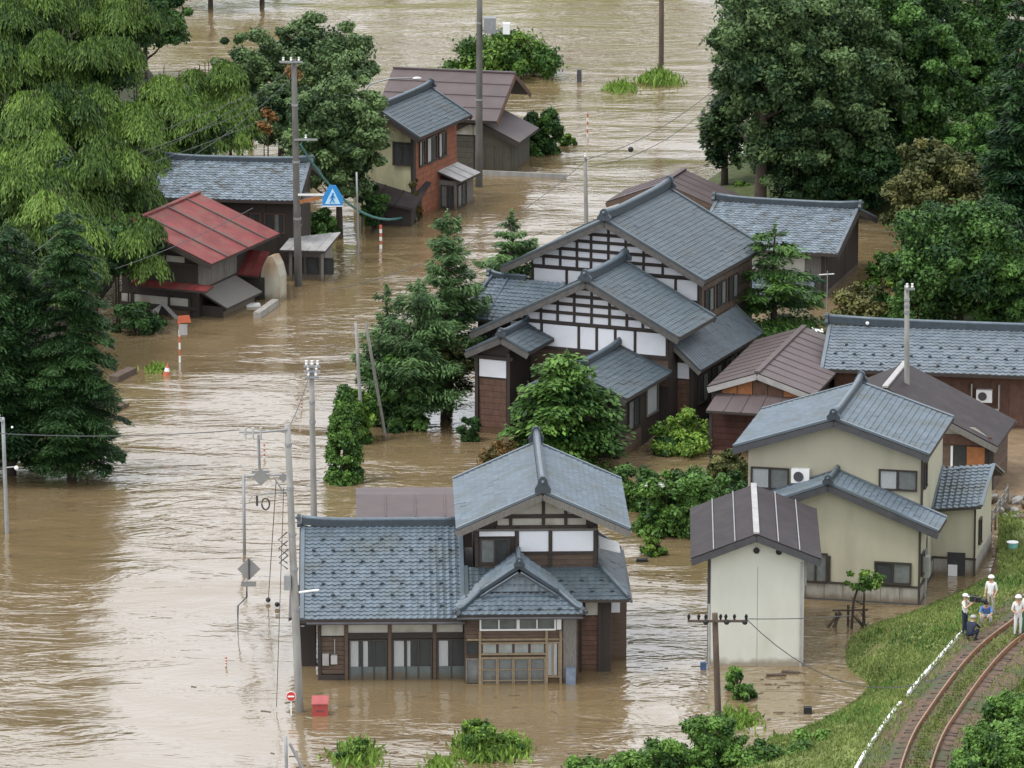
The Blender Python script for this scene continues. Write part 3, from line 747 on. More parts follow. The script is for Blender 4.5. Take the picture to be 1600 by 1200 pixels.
# ============================================================ HOUSE C : cream house
C_ = Fr(1435, 945, -12.5)
hC = empty('cream_house', C_.O, C_.a, 'cream two storey house with blue tiled gable roofs and an air conditioner high up', 'house')
y1 = 2.0
# lower front volume
cv = -.5; cx, zc = C_.XZ(1294, 757, cv); rx, zr_ = C_.XZ(1466, 832, cv); lx, zl_ = C_.XZ(1205, 795, cv)
s1 = (zc-zr_)/(rx-cx)
xL = C_.X(1200, 0, 0)
body(hC, 'y', xL, 0, 0, y1, -2, zc-.2-abs(xL-cx)*s1, zc-.2-abs(cx)*s1, zc-.2, cx, creamwall)
gable_roof(hC, 'y', cx, cx-(rx-cx)*.95, rx, cv, y1, zc, zc-(zc-zr_)*.95, zr_, tileA, orn=(True, False), barge=darksteel, rw=.24, rh=.26, bargeboards=(True, False))
# upper main volume
uv = y1-.6; ucx, uzc = C_.XZ(1303, 656, uv); urx, uzr = C_.XZ(1452, 712, uv); ulx, uzl = C_.XZ(1145, 703, uv)
s2 = (uzc-uzr)/(urx-ucx); bk = C_.Y(1490, urx, uzr)
uw0, uw1 = C_.X(1169, y1, 5), C_.X(1441, y1, 5)
body(hC, 'y', uw0, uw1, y1+.005, bk-.6, -2, uzc-.22-abs(uw0-ucx)*s2, uzc-.22-abs(uw1-ucx)*s2, uzc-.22, ucx, creamwall, 'upper_wall')
gable_roof(hC, 'y', ucx, ulx, urx, uv, bk, uzc, uzc-(ucx-ulx)*s2, uzr, tileA, barge=darksteel, rw=.3, rh=.34)
# plinth band with brown rail
zb = C_.Z(915, -2, 0)
for M, a, b, nm in ((front(0), xL, 0, 'plinth'), (side(0), 0, y1, 'plinth'), (side(uw1), y1+.01, bk-.6, 'plinth')):
    bx(nm, blockwall, hC, a-.02, b+.03, -.05, -.003, -1.5, zb, M=M)
    bx('brown_rail', framem, hC, a-.02, b+.04, -.08, -.003, zb+.003, zb+.08, M=M)
    bx('base_rail', darksteel, hC, a-.02, b+.04, -.09, -.053, -.02, .06, M=M)
n = 8
for k in range(1, n): bx('plinth_joint', darksteel, hC, xL+(0-xL)*k/n-.008, xL+(0-xL)*k/n+.008, -.056, -.05, .1, zb, M=front(0))
def winC(p0, p1, q0, q1, y, ct):
    a, z1 = C_.XZ(p0, q0, y); b, _ = C_.XZ(p1, q0, y); _, z0 = C_.XZ((p0+p1)/2, q1, y)
    return window(hC, front(y), a, b, z0, z1+.03, 2, ct, fw=.07)
winC(1176, 1231, 732, 762, y1, (.95, 2)); winC(1376, 1431, 736, 764, y1, (.95, 2))
winC(1369, 1422, 880, 910, 0, (0, 2)); winC(1258, 1291, 866, 908, 0, (2, 2))
bx('wall_edge', framem, hC, C_.X(1294, 0, 1), C_.X(1294, 0, 1)+.1, -.05, 0, zb, C_.Z(868, -4, 0))
window(hC, side(uw1), y1+.35, y1+.95, C_.Z(765, uw1, y1), C_.Z(728, uw1, y1), 1, (0,))
window(hC, side(uw1), y1+.5, y1+1.2, C_.Z(885, uw1, y1), C_.Z(850, uw1, y1), 1, (0,))
window(hC, side(0), .5, 1.1, C_.Z(898, 0, .5), C_.Z(868, 0, .5), 1, (0,))
bx('downpipe', framem, hC, -.02, .07, -.09, 0.0, 0, zc-.2-abs(cx)*s1-.1, M=front(0))
bx('downpipe', framem, hC, uw1-.05, uw1+.05, y1-.09, y1, zr_, uzr-.1)
bx('downpipe', alu, hC, .06, .13, 1.2, 1.28, -.3, 2.2)
bx('gas_heater', alu, hC, .02, .3, .9, 1.35, C_.Z(930, 0, 1)+.8, C_.Z(930, 0, 1)+1.7)
bx('ventilation_hood', alu, hC, .02, .25, 1.5, 1.8, 2.9, 3.3)
# air conditioner
a, z = C_.XZ(1238, 752, y1)
ac = bx('air_conditioner', whitep, hC, a, a+.78, y1-.32, y1-.01, z, z+.62)
MB().tube([(a+.32, y1-.33, z+.3), (a+.32, y1-.35, z+.3)], .22, 14).build('fan_grille', darksteel, ac)
bx('bracket', darksteel, ac, a, a+.78, y1-.3, y1-.02, z-.06, z-.01)
# rear right single storey volume
y3 = 5.2; e1x, e1z = C_.XZ(1533, 792, y3-.5); e0x = uw1
t0 = C_.YZ(1477, 735, uw1+.02)
_p = C_.XZ(1552, 765, y3+2.2)
zt3 = C_.Z(735, uw1, y3+1.2)
h3 = C_.Z(783, uw1, y3-.5)
x3r = e1x
lean_roof(hC, (uw1+.02, y3-.5, h3-.4), (x3r, y3-.5, e1z), (x3r+.1, y3+2.6, e1z+1.1), (uw1+.02, y3+2.6, h3+.75), tileA, name='rear_roof')
lean_roof(hC, (x3r+.1, y3+5.7, e1z), (uw1+.02, y3+5.7, h3-.4), (uw1+.02, y3+2.61, h3+.75), (x3r+.1, y3+2.61, e1z+1.1), tileA, name='rear_roof')
x3w = C_.X(1524, y3, 2)
MB().prism([(uw1+.01, y3, -2), (x3w, y3, -2), (x3w, y3, e1z), (uw1+.01, y3, h3-.3)], (0, 5, 0)).build('rear_wall', creamwall, hC)
bx('plinth', blockwall, hC, uw1+.1, x3w+.04, y3-.05, y3-.003, -1.2, zb)
bx('plinth', blockwall, hC, x3w+.003, x3w+.05, y3-.04, y3+5, -1.2, zb)
bx('brown_rail', framem, hC, uw1+.1, x3w+.06, y3-.08, y3-.003, zb+.003, zb+.08)
a, z1 = C_.XZ(1481, 862, y3); b, z0 = C_.XZ(1508, 905, y3)
bx('doorway', interior, hC, a, b, y3-.09, y3-.052, max(0, z0), z1)  # flat panel, the shade of the opening painted in its colour
a, z1 = C_.XZ(1482, 881, y3); b, z0 = C_.XZ(1496, 901, y3)
bx('notice_board', whitep, hC, a, b, y3-.14, y3-.1, z0, z1)
window(hC, side(x3w), y3+1.0, y3+1.5, zb+.5, zb+1.5, 1, (0,))
bx('corner_post', framem, hC, x3w-.05, x3w+.03, y3-.1, y3-.06, 0, e1z)
# ============================================================ HOUSE D : big house with two latticed gables
D = Fr(750, 652, -22)
hD = empty('manor_house', D.O, D.a, 'big dark tiled house with two white latticed gables one before the other', 'house')
def gabD(y, apex, left, right, back_px, lat_rows, panel_rows, cols, panel_cols, wall_bottom, m=tileD, wl=None, wr=None, ybody=.9):
    cx, zc = D.XZ(*apex, y); rx, zr_ = D.XZ(*right, y); lx, zl_ = D.XZ(*left, y)
    s = (zc-zr_)/(rx-cx); zl_ = zc-(cx-lx)*s
    yb = D.Y(back_px, rx, zr_)
    gable_roof(hD, 'y', cx, lx, rx, y, yb, zc, zl_, zr_, m, barge=bargem, rw=.36, rh=.42, thick=.16)
    yw = y+ybody; rf = lambda x: zc-.2-abs(x-cx)*s
    x0 = D.X(wl, yw, 4); x1 = D.X(wr, yw, 4)
    body(hD, 'y', x0, x1, yw, yb-.5, wall_bottom, rf(x0)-.02, rf(x1)-.02, zc-.22, cx, darkwood)
    zs = [D.Z(p, cx, yw) for p in lat_rows]
    lattice(hD, yw, [D.X(p, yw, 6) for p in cols], zs, rf, x_lo=x0+.05, x_hi=x1-.05, bw=.15, pw=.12)
    z0, z1 = [D.Z(p, cx, yw) for p in panel_rows]
    pc = [D.X(p, yw, 5) for p in panel_cols]
    for k, p in enumerate(pc): bx('post', darkwood, hD, p-.06, p+.06, yw-.09, yw, z0-.1, min(z1, rf(p)))
    for a, b in zip(pc, pc[1:]):
        a2, b2 = a+.07, b-.07
        MB().prism([(a2, yw-.05, z0), (b2, yw-.05, z0), (b2, yw-.05, min(z1, rf(b2)-.05)), (a2, yw-.05, min(z1, rf(a2)-.05))], (0, .05, 0)).build('plaster_panel', plaster, hD)
    bx('beam', darkwood, hD, x0, x1, yw-.12, yw, z0-.16, z0)
    return dict(cx=cx, zc=zc, rx=rx, zr=zr_, lx=lx, zl=zl_, s=s, yb=yb, yw=yw, x0=x0, x1=x1, rf=rf, z0=z0)
# front gable
g2 = gabD(-.9, (915, 440), (735, 514), (1060, 529), 1118, [508, 492, 478, 465, 452], (546, 512), [795, 820, 846, 872, 898, 925, 953, 980, 1005], [797, 847, 905, 933, 962, 993, 1043], -1.5, wl=792, wr=1046)
boards(hD, front(g2['yw']), g2['x0']+.05, g2['x1']-.05, g2['z0']-1.5, g2['z0']-.18, brownwood, .22)
# rear upper gable
g1 = gabD(4.4, (945, 345), (783, 425), (1100, 440), 1196, [424, 408, 394, 380, 368], (458, 428), [850, 876, 902, 924, 951, 978, 1006, 1036], [833, 886, 940, 985, 1021, 1056, 1092], 0, wl=830, wr=1094)
boards(hD, side(g1['x1']), g1['yw']+.1, g1['yb']-.6, g1['zr']-2.4, g1['zr']-.5, brownwood, .45, vertical=True)
for k in range(3):
    s0 = g1['yw']+.5+k*1.7
    window(hD, side(g1['x1']+.03), s0, s0+1.2, g1['zr']-1.9, g1['zr']-.8, 2, (0, 2), fw=.05)
# left hipped wing
yl0, yl1 = 2.0, 4.6
a = D.XZ(770, 434, yl1); b = D.XZ(836, 438, yl1); c = D.XZ(717, 497, yl0)
zle = c[1]; zlt = (a[1]+b[1])/2
xr2 = g1['x0']
lean_roof(hD, (c[0], yl0, zle), (xr2+2, yl0, zle), (xr2+2, yl1, zlt), (a[0], yl1, zlt), tileA, name='wing_roof')
lean_roof(hD, (c[0], yl1+2.6, zle), (c[0], yl0, zle), (a[0], yl1, zlt), (a[0], yl1+.1, zlt), tileA, name='wing_roof', verge=False)
ridge(hD, (a[0], yl1, zlt), (c[0]+.05, yl0+.05, zle+.04), .2, .2, orn=(False, False))
ridge(hD, (a[0]-.1, yl1, zlt), (xr2, yl1, zlt), .24, .26, orn=(True, False))
q = D.X(787, yl1-.6, zlt); ridge(hD, (q, yl1-.1, zlt-.05), (q-.2, yl0+.2, zle+.05), .14, .12, orn=(False, False))
MB().box(c[0]+.7, g2['x0']+.1, yl0+.7, yl1+3, -1.5, zle-.05).build('wing_wall', darkwood, hD)
# front porch roof on the right side of the front gable
py_ = -6.2; ex_, ez_ = D.XZ(1049, 583, -.1); cxp = D.X(967, -.1, ez_+1.3)
zcp = D.Z(541, cxp, -.1); s5 = (zcp-ez_)/(ex_-cxp)
gable_roof(hD, 'y', cxp, cxp-(ex_-cxp), ex_, py_, g2['yw']-.02, zcp, ez_, ez_, tileD, orn=(True, True), barge=bargem, rw=.3, rh=.3, bargeboards=(True, False))
body(hD, 'y', cxp-(ex_-cxp)+.6, ex_-.6, py_+.7, g2['yw']-.03, -1.5, ez_+.6*s5-.2, ez_+.6*s5-.2, zcp-.2, cxp, darkwood, 'porch_wall')
window(hD, side(ex_-.6), -1.9, -.5, ez_-1.75, ez_-.35, 1, (.97,), fm=greywood, fw=.06)
window(hD, side(ex_-.6), -4.3, -2.9, ez_-1.9, ez_-.6, 2, (2, 0), fw=.05)
boards(hD, side(ex_-.6), py_+.8, -2.6, -.2, ez_-2.1, brownwood, .24)
# lean-to skirt on the right of the front gable
y3 = .6; a = D.XZ(1032, 546, y3); b = D.XZ(1094, 580, y3)
top = Vector((g2['x1'], y3, a[1]+.35)); ex3 = b[0]
lean_roof(hD, (ex3, y3, b[1]), (ex3, 9.5, b[1]), (g2['x1']-.1, 9.5, a[1]+.35), (g2['x1']-.1, y3, a[1]+.35), tileD, name='skirt_roof')
MB().bar((g2['x1']-.1, y3-.04, a[1]+.2), (ex3, y3-.04, b[1]-.13), .05, .2).build('bargeboard', greywood, hD)
MB().prism([(g2['x1']-.2, y3+.6, -1.5), (ex3-.55, y3+.6, -1.5), (ex3-.55, y3+.6, b[1]+.05), (g2['x1']-.2, y3+.6, a[1])], (0, 8, 0)).build('skirt_wall', darkwood, hD)
p0, z1 = D.XZ(1056, 566, y3+.6); p1, z0 = D.XZ(1077, 592, y3+.6)
bx('plaster_panel', plaster, hD, p0, p1, y3+.54, y3+.597, z0, z1)
boards(hD, front(y3+.6), p0, p1, -.3, z0-.08, redwood, .22)
for k in range(4): window(hD, side(ex3-.55), y3+1.2+k*1.9, y3+2.5+k*1.9, b[1]-1.9, b[1]-.6, 2, (0, 2), fw=.05)
# small gate wing at the left front
y4 = -3.4; cx4, zc4 = D.XZ(783, 527, y4); lx4, zl4 = D.XZ(727, 550, y4); s4 = (zc4-zl4)/(cx4-lx4)
rx4 = cx4+(cx4-lx4)*.75
gable_roof(hD, 'y', cx4, lx4, rx4, y4, y4+3.6, zc4, zl4, zc4-(rx4-cx4)*s4, tileD, orn=(True, True), barge=bargem, rw=.26, rh=.3)
gx0, gx1 = D.X(746, y4+.6, 2), D.X(796, y4+.6, 2)
body(hD, 'y', gx0, gx1, y4+.6, y4+6, -1.5, zc4-.2-abs(gx0-cx4)*s4, zc4-.2-abs(gx1-cx4)*s4, zc4-.2, cx4, darkwood, 'gate_wall')
_, z1 = D.XZ(760, 561, y4+.6); _, z0 = D.XZ(760, 588, y4+.6)
bx('plaster_panel', plaster, hD, gx0+.12, gx1-.15, y4+.54, y4+.597, z0, z1)
bx('beam', darkwood, hD, gx0-.2, gx1+.2, y4+.48, y4+.597, z1+.02, z1+.2)
boards(hD, front(y4+.6), gx0+.12, gx1-.15, -.3, z0-.1, redwood, .3)
for x in (gx0, gx1): bx('post', darkwood, hD, x-.08, x+.08, y4+.45, y4+.59, -1.5, zl4)

# long grey wing behind the manor
E6 = Fr(1296, 462, -16)
h6 = empty('rear_house', E6.O, E6.a, 'long grey tiled house behind the manor with dark boarded gable end on its right', 'house')
R6 = 3.8; zq = E6.YZ(1309, 398, .75)        # eave corner at the right verge
ye6 = zq[0]; ze6 = zq[1]; ya6, za6 = E6.YZ(1342, 327, .75)
x6l = E6.X(1118, ya6, za6)
s6 = (za6-ze6)/(ya6-ye6); yb6 = ya6+(ya6-ye6)*.9; zb6 = za6-(yb6-ya6)*s6
gable_roof(h6, 'x', ya6, ye6, yb6, x6l, .75, za6, ze6, zb6, tileF, guards=None, rw=.28, rh=.34)
body(h6, 'x', x6l+.6, -.1, ye6+.8, yb6-.7, -1, ze6+.8*s6-.2, zb6+.7*s6-.2, za6-.22, ya6, greywood)
boards(h6, side(-.1), ye6+.9, yb6-.8, .3, ze6+.2, darkwood, .35, vertical=True)
for a_, b_ in ((-4.4, -3.0), (-2.7, -1.2)): bx('plaster_panel', oldplaster, h6, a_, b_, ye6+.74, ye6+.797, ze6-1.2, ze6-.25)
bx('post', darkwood, h6, -.3, -.1, ye6+.7, ye6+.797, -1, ze6)
lean_roof(h6, (-4.2, ye6-1.2, ze6-2.4), (-.6, ye6-1.2, ze6-2.4), (-.6, ye6+.79, ze6-1.5), (-4.2, ye6+.79, ze6-1.5), tileF, name='lean_roof')

# small brown roofed house at the back
K = Fr(967, 352, -18)
hK = empty('back_cottage', K.O, K.a, 'small brown roofed cottage peeping out behind the ridge of the manor', 'house')
kx, kz = K.XZ(1037, 286, -.6); lx_, lz = K.XZ(947, 316, -.6); sk = (kz-lz)/(kx-lx_); rx_ = kx+(kx-lx_)*1.05
Lk = K.Y(1062, kx, kz)
gable_roof(hK, 'y', kx, lx_, rx_, -.6, max(3.5, Lk), kz, lz, kz-(rx_-kx)*sk, brownmetal, 'metal', seams=3, seam_along=False, barge=brownwood)
body(hK, 'y', 0, 2*kx, 0, max(3, Lk-.5), -1.5, kz-.2-kx*sk, kz-.2-kx*sk, kz-.2, kx, brownwood)
zk0 = K.Z(318, 1, 0); bx('plaster_panel', oldplaster, hK, .3, kx+.5, -.04, -.003, zk0+.1, zk0+.5); bx('beam', greywood, hK, .1, 2*kx-.1, -.07, -.003, zk0-.05, zk0+.09)
boards(hK, front(0), .1, 2*kx-.1, -.2, zk0-.08, redwood, .25)

# ============================================================ HOUSE I : shed with orange boards
I_ = Fr(1112, 702, -15)
hI = empty('orange_shed', I_.O, I_.a, 'dark shed with orange boards under a mauve ribbed gable roof and a metal canopy', 'shed')
iv = -.3
icx, izc = I_.XZ(1183, 583, iv); irx, izr = I_.XZ(1272, 618, iv); ilx, izl = I_.XZ(1106, 609, iv); si = (izc-izr)/(irx-icx)
ibk = max(4.5, I_.Y(1256, icx, izc))
gable_roof(hI, 'y', icx, ilx, irx, iv, ibk, izc, izc-(icx-ilx)*si, izr, brownmetal, 'metal', seams=9, barge=greymetal)
iw0, iw1 = I_.X(1112, 0, 3), I_.X(1258, 0, 3)
body(hI, 'y', iw0, iw1, 0, ibk-.4, -1, izc-.2-abs(iw0-icx)*si, izc-.2-abs(iw1-icx)*si, izc-.2, icx, darkwood)
z1 = I_.Z(598, icx, 0)
zo0 = I_.Z(617, icx, 0)
n = 5; xo0, xo1 = I_.X(1128, 0, 3), I_.X(1248, 0, 3)
for k in range(n):
    a, b = xo0+(xo1-xo0)*k/n+.02, xo0+(xo1-xo0)*(k+1)/n-.02; rr = lambda x: izc-.32-abs(x-icx)*si
    ta, tb = max(zo0+.05, rr(a)), max(zo0+.05, rr(b))
    MB().prism([(a, -.04, zo0), (b, -.04, zo0), (b, -.04, tb), (a, -.04, ta)], (0, .036, 0)).build('orange_board', orangewood if k in (0, 1, 4) else redwood, hI)
c0 = I_.XZ(1103, 642, -1.3); c1 = I_.XZ(1238, 643, -1.3)
lean_roof(hI, (c0[0], -1.3, c0[1]), (c1[0], -1.3, c0[1]), (c1[0]+.05, -.01, zo0-.02), (c0[0]+.25, -.01, zo0-.02), brownmetal, 'metal', seams=4, name='canopy_roof')
boards(hI, front(0), iw0+.1, iw1-.1, -.1, zo0-.7, mat('dark red boards', (.07, .028, .022), .75, .3, 4), .3)
for x in (c0[0]+.2, c1[0]-.2): bx('post', darkwood, hI, x-.06, x+.06, -1.2, -1.08, -.6, c0[1]-.08)

# ============================================================ HOUSE J : long tiled house at the right edge, and its neighbour
J = Fr(1300, 690, -9)
hJ = empty('long_house', J.O, J.a, 'long grey blue tiled house with brown wall reaching out of frame on the right', 'house')
jy = 2.5; ex, ez = J.XZ(1273, 577, jy-.9); ax_, az_ = ex, 0
jr = 3.6; apx, apz = J.XZ(1303, 508, jy-.9+jr)
xe0 = (ex+apx)/2; XJ = 17
for _ in range(1): pass
sj = (apz-ez)/jr
gable_roof(hJ, 'x', jy-.9+jr, jy-.9, jy-.9+2*jr, xe0, XJ, apz, ez, ez, tileJ, guards=[2, 5, 8], rw=.28, rh=.42, orn=(True, False), tw=.3)
body(hJ, 'x', xe0+.6, XJ-.5, jy, jy+2*jr-1.6, -.5, ez+.9*sj-.2, ez+.7*sj-.2, apz-.25, jy-.9+jr, redwood)
boards(hJ, front(jy), xe0+.7, XJ-.6, ez-2.6, ez-.3, redwood, .9, vertical=True)
a, z = J.XZ(1526, 626, jy)
aj = bx('air_conditioner', whitep, hJ, a, a+.75, jy-.36, jy-.04, z, z+.6); MB().tube([(a+.3, jy-.37, z+.3), (a+.3, jy-.39, z+.3)], .21, 12).build('fan_grille', darksteel, aj)
for q in (a-.25, a+1.05): bx('bracket', alu, aj, q, q+.06, jy-.4, jy-.04, z-.3, z+.9)
bx('bracket', alu, aj, a-.25, a+1.1, jy-.4, jy-.36, z-.36, z-.28)
MB().ball((xe0+1.9, jy-.9+jr-.25, apz+.2), .09).build('lamp_globe', whitep, hJ)

N2 = Fr(1552, 772, -14, .3)
hN = empty('brown_roof_house', N2.O, N2.a, 'house with dark brown sheet gable roof and an orange door beside the cream house', 'house')
v = -.6; rx, rz = N2.XZ(1558, 698, v); ncx, ncz = N2.XZ(1383, 606, v); sn = (ncz-rz)/(rx-ncx)
nb = max(5, N2.Y(1603, rx, rz)); nl = ncx-(rx-ncx)*.8
gable_roof(hN, 'y', ncx, nl, rx, v, 4.6, ncz, ncz-(ncx-nl)*sn, rz, darkmetal, 'metal', seams=0, barge=greywood, cap=greymetal)
nw0, nw1 = nl+.6, -.05
body(hN, 'y', nw0, nw1, 0, 4.1, -1, ncz-.2-abs(nw0-ncx)*sn, ncz-.2-abs(nw1-ncx)*sn, ncz-.2, ncx, brownwood)
zt = N2.Z(690, -1, 0); xa = N2.X(1490, 0, 2)
MB().prism([(xa-1, -.03, zt), (-.35, -.03, zt), (-.9, -.03, zt+.36), (xa-1, -.03, zt+.36)], (0, .027, 0)).build('plaster_panel', oldplaster, hN)
bx('lintel', redwood, hN, xa-1, -.1, -.10, -.003, N2.Z(705, -1, 0), zt-.01)
zd = N2.Z(708, -1, 0); bx('doorway', interior, hN, xa, N2.X(1510, 0, 2), -.05, -.003, 0, zd)  # darkness of the opening is the colour of a flat panel
dr = bx('door', orangewood, hN, N2.X(1511, 0, 2), N2.X(1539, 0, 2), -.07, -.003, 0, zd); bx('handle', alu, dr, N2.X(1514, 0, 2), N2.X(1514, 0, 2)+.05, -.11, -.072, .9, 1.1)
bx('dark_panel', interior, hN, N2.X(1541, 0, 2), -.25, -.05, -.003, 0, zd)
bx('post', darkwood, hN, -.22, -.02, -.12, -.003, -1, rz); bx('pale_frame', whitep, hN, xa-.12, xa-.02, -.08, -.003, .6, zd)
boards(hN, side(nw1), .1, 4.0, .0, rz-.1, brownwood, .3)

# ============================================================ LEFT BANK
E_ = Fr(309, 497, -22)
hE = empty('red_roof_house', E_.O, E_.a, 'old wooden house with red sheet metal gable roof and a red canopy along its front', 'house')
ev = -.7; erx, erz = E_.XZ(330, 413, ev); eby = E_.Y(436, erx, erz)
ecx, ecz = E_.XZ(202, 348, ev); se = (ecz-erz)/(erx-ecx); elx = ecx-(erx-ecx)
gable_roof(hE, 'y', ecx, elx, erx, ev, eby, ecz, erz, erz, redmetal, 'metal', ridge_on=True, barge=darkwood)
for t in (.22, .52, .8):
    bb = ev+(eby-ev)*t
    MB().bar((ecx, bb, ecz+.06), (erx+.03, bb, erz+.06), .10, .09).build('roof_batten', brownmetal, hE)
ew0, ew1 = E_.X(190, 0, 2), .0
rfE = lambda x: ecz-.2-abs(x-ecx)*se
body(hE, 'y', ew0, ew1, 0, eby-.5, -1.5, rfE(ew0), rfE(ew1), ecz-.2, ecx, darkwood)
a0, z1 = E_.XZ(228, 396, 0); a1, z0 = E_.XZ(290, 404, 0)
for k in range(2):
    w_ = (a1-a0)/2; bx('plaster_panel', oldplaster, hE, a0+k*w_+.05, a0+(k+1)*w_-.05, -.04, -.003, z1-.32, z1)
bx('beam', darkwood, hE, ew0, ew1, -.08, -.003, z1-.48, z1-.34)
cz0 = E_.XZ(200, 457, -.9); cz1 = E_.XZ(322, 456, -.9); ztc = E_.Z(438, -3, -.02)
lean_roof(hE, (cz0[0], -.9, cz1[1]), (cz1[0], -.9, cz1[1]), (cz1[0], -.01, ztc), (cz0[0], -.01, ztc), redmetal, 'metal', seams=5, name='canopy_roof')
a = [E_.X(p, 0, 1) for p in (188, 208, 265, 297)]; zp1, zp0 = E_.Z(458, -3, 0), E_.Z(473, -3, 0)
for p, q in zip(a, a[1:]): bx('plaster_panel', oldplaster, hE, p+.06, q-.06, -.06, -.003, zp0, zp1-.1)
for p in a: bx('post', darkwood, hE, p-.06, p+.06, -.12, -.003, -1.5, zp1)
bx('beam', darkwood, hE, a[0], ew1, -.13, -.003, zp0-.16, zp0)
boards(hE, front(0), a[0], a[1]-.1, .0, zp0-.2, greywood, .25); boards(hE, front(0), a[2]+.1, a[3]-.1, .0, zp0-.2, brownwood, .25)
MB().prism([(a[1]+.6, -.5, -.2), (a[1]+1.5, -.5, -.2), (a[1]+1.9, -.45, .75)], (0, .06, 0)).build('broken_board', greymetal, hE)
MB().bar((a[2]-.2, -.55, .8), (a[2]+.8, -.55, -.1), .2, .06, (0, -1, 0)).build('broken_board', greymetal, hE)
boards(hE, side(ew1), .1, eby*.62, erz-1.6, erz-.25, greywood, .32, vertical=True)
lz0 = erz-1.75; lean_roof(hE, (1.55, .3, lz0-.75), (1.55, eby*.6, lz0-.75), (.02, eby*.6, lz0), (.02, .3, lz0), greywood, 'metal', name='side_lean_roof')
MB().box(.02, 1.2, 0.5, eby*.58, -1.5, lz0-.75).build('side_lean_wall', darkwood, hE)
boards(hE, side(1.2), 0.6, eby*.56, -.2, lz0-1.0, greywood, .3)
# small shed with red roof and stained rounded gable
yk = eby*.78; a = E_.XZ(411, 466, yk); b = E_.XZ(443, 462, yk)
M0 = Fr(408, 468, -22)
hM = empty('small_shed', M0.O, M0.a, 'narrow shed with stained white plaster end and a strip of red roof', 'shed')
wS = M0.X(437, 0, 0); hS = M0.Z(400, wS*.35, 0)
poly = [(0, 0, -1), (wS, 0, -1), (wS, 0, hS*.55), (wS*.86, 0, hS*.8), (wS*.62, 0, hS), (wS*.36, 0, hS*.98), (wS*.15, 0, hS*.8), (0, 0, hS*.62)]
MB().prism(poly, (0, .9, 0)).build('wall', mat('mud stained plaster', (.40, .385, .31), .85, .12, 1.4, wet=1, stretch=(1, 1, .5), dirt=((.25, .15, .08), .7, .42, .6)), hM)
lean_roof(hM, (-1.3, -.45, hS*.56), (.05, -.45, hS*.56), (.05, 1.0, hS*1.0), (-1.3, 1.0, hS*1.0), redmetal, 'metal', name='roof', seams=2)
MB().box(-1.1, -.01, -.1, .9, -1, hS*.56).build('side_wall', darkwood, hM)
bx('doorway', interior, hM, .0+.02, .22, -.03, -.003, 0, 1.2)

F_ = Fr(440, 430, -7)
hF = empty('grey_roof_house', F_.O, F_.a, 'weathered grey blue tiled house behind the red roofed house and a concrete pole', 'house')
fy, fz = F_.YZ(466, 315, F_.X(466, -.9, 4.4)); fx = F_.X(466, -.9, 4.4)
fy = -.9; _, fz = F_.XZ(466, 315, fy)
fx, _ = F_.XZ(466, 315, fy)
fay = fy+4.0; fax, faz = F_.XZ(487, 255, fay); fxr = (fx+fax)/2
fl = F_.X(236, fy, fz)
sf = (faz-fz)/4.0
gable_roof(hF, 'x', fay, fy, fay+3.6, fl, fxr, faz, fz, faz-3.6*sf, tileF, rw=.26, rh=.3, tw=.29)
body(hF, 'x', fl+.5, fxr-.5, 0, fay+3, -1.5, fz+.9*sf-.2, faz-3*sf-.2, faz-.22, fay, darkwood)
boards(hF, front(0), fl+.6, fxr-.6, .8, fz-.2, darkwood, .7, vertical=True)
for k in range(3):
    x = fxr-4.6+k*1.3; window(hF, front(0), x, x+1.0, fz-1.9, fz-.9, 2, (0, 2), fm=redwood, fw=.06)
xs_ = fxr-.5
window(hF, side(xs_), .6, 1.5, fz-1.9, fz-.4, 2, (2, .9), fm=greywood, fw=.06); window(hF, side(xs_), 1.8, 2.5, fz-1.9, fz-.4, 1, (.95,), fm=greywood)
c0 = F_.XZ(437, 391, -1.6); c1 = F_.XZ(508, 391, -1.6); z0 = c0[1]
lean_roof(hF, (c0[0], -1.6, z0), (c1[0], -1.6, z0), (F_.X(530, 1.2, z0), 1.8, z0+.35), (c0[0]+.3, 0, z0+.35), greymetal, 'metal', seams=4, name='canopy_roof')
MB().box(c0[0]+.4, c1[0]-.1, -1.1, 1.5, -1.5, z0-.12).build('shop_wall', greywood, hF)
for k in range(3): window(hF, front(-1.1), c0[0]+.6+k*.8, c0[0]+1.2+k*.8, .4, z0-.5, 1, (0,), fm=darkwood, fw=.05)
for q in (c1[0]-.25, c0[0]+.5): bx('post', greywood, hF, q, q+.14, -1.5, -1.36, -1.5, z0-.1)
MB().prism([(xs_, .1, fz-.1), (xs_+1.1, .1, fz-.3), (xs_+1.1, 2.4, fz-.3), (xs_, 2.4, fz-.1)], (0, 0, .05)).build('side_awning', greywood, hF)

G = Fr(645, 346, -22)
hG = empty('brick_clad_house', G.O, G.a, 'two storey house with slate blue gable roof, stained yellow front and red brown side wall', 'house')
gv = -.7; grx, grz = G.XZ(655, 216, gv); gcx, gcz = G.XZ(590, 172, gv); sg = min(.62, (gcz-grz)/(grx-gcx)); gcz = grz+sg*(grx-gcx)
gb = G.Y(737, grx, grz)
gable_roof(hG, 'y', gcx, gcx-(grx-gcx), grx, gv, gb, gcz, grz, grz, tileD, barge=darkwood, rw=.3, rh=.36)
gw1 = 0; gL = G.Y(712, 0, 2)
body(hG, 'y', 2*gcx, 0, 0, gL, -1.5, gcz-.2-abs(gcx)*sg, gcz-.2-abs(gcx)*sg, gcz-.2, gcx, yellowwall)
bx('side_wall', brickred, hG, .005, .06, .35, gL, -1, gcz-.2-abs(gcx)*sg-.1)
for k in range(18):
    z = -.1+k*.33
    if z < grz-.5: bx('cladding_joint', redwood, hG, .062, .07, .35, gL, z, z+.02)
bx('corner_post', darkwood, hG, -.1, .07, -.03, .34, -1, grz)
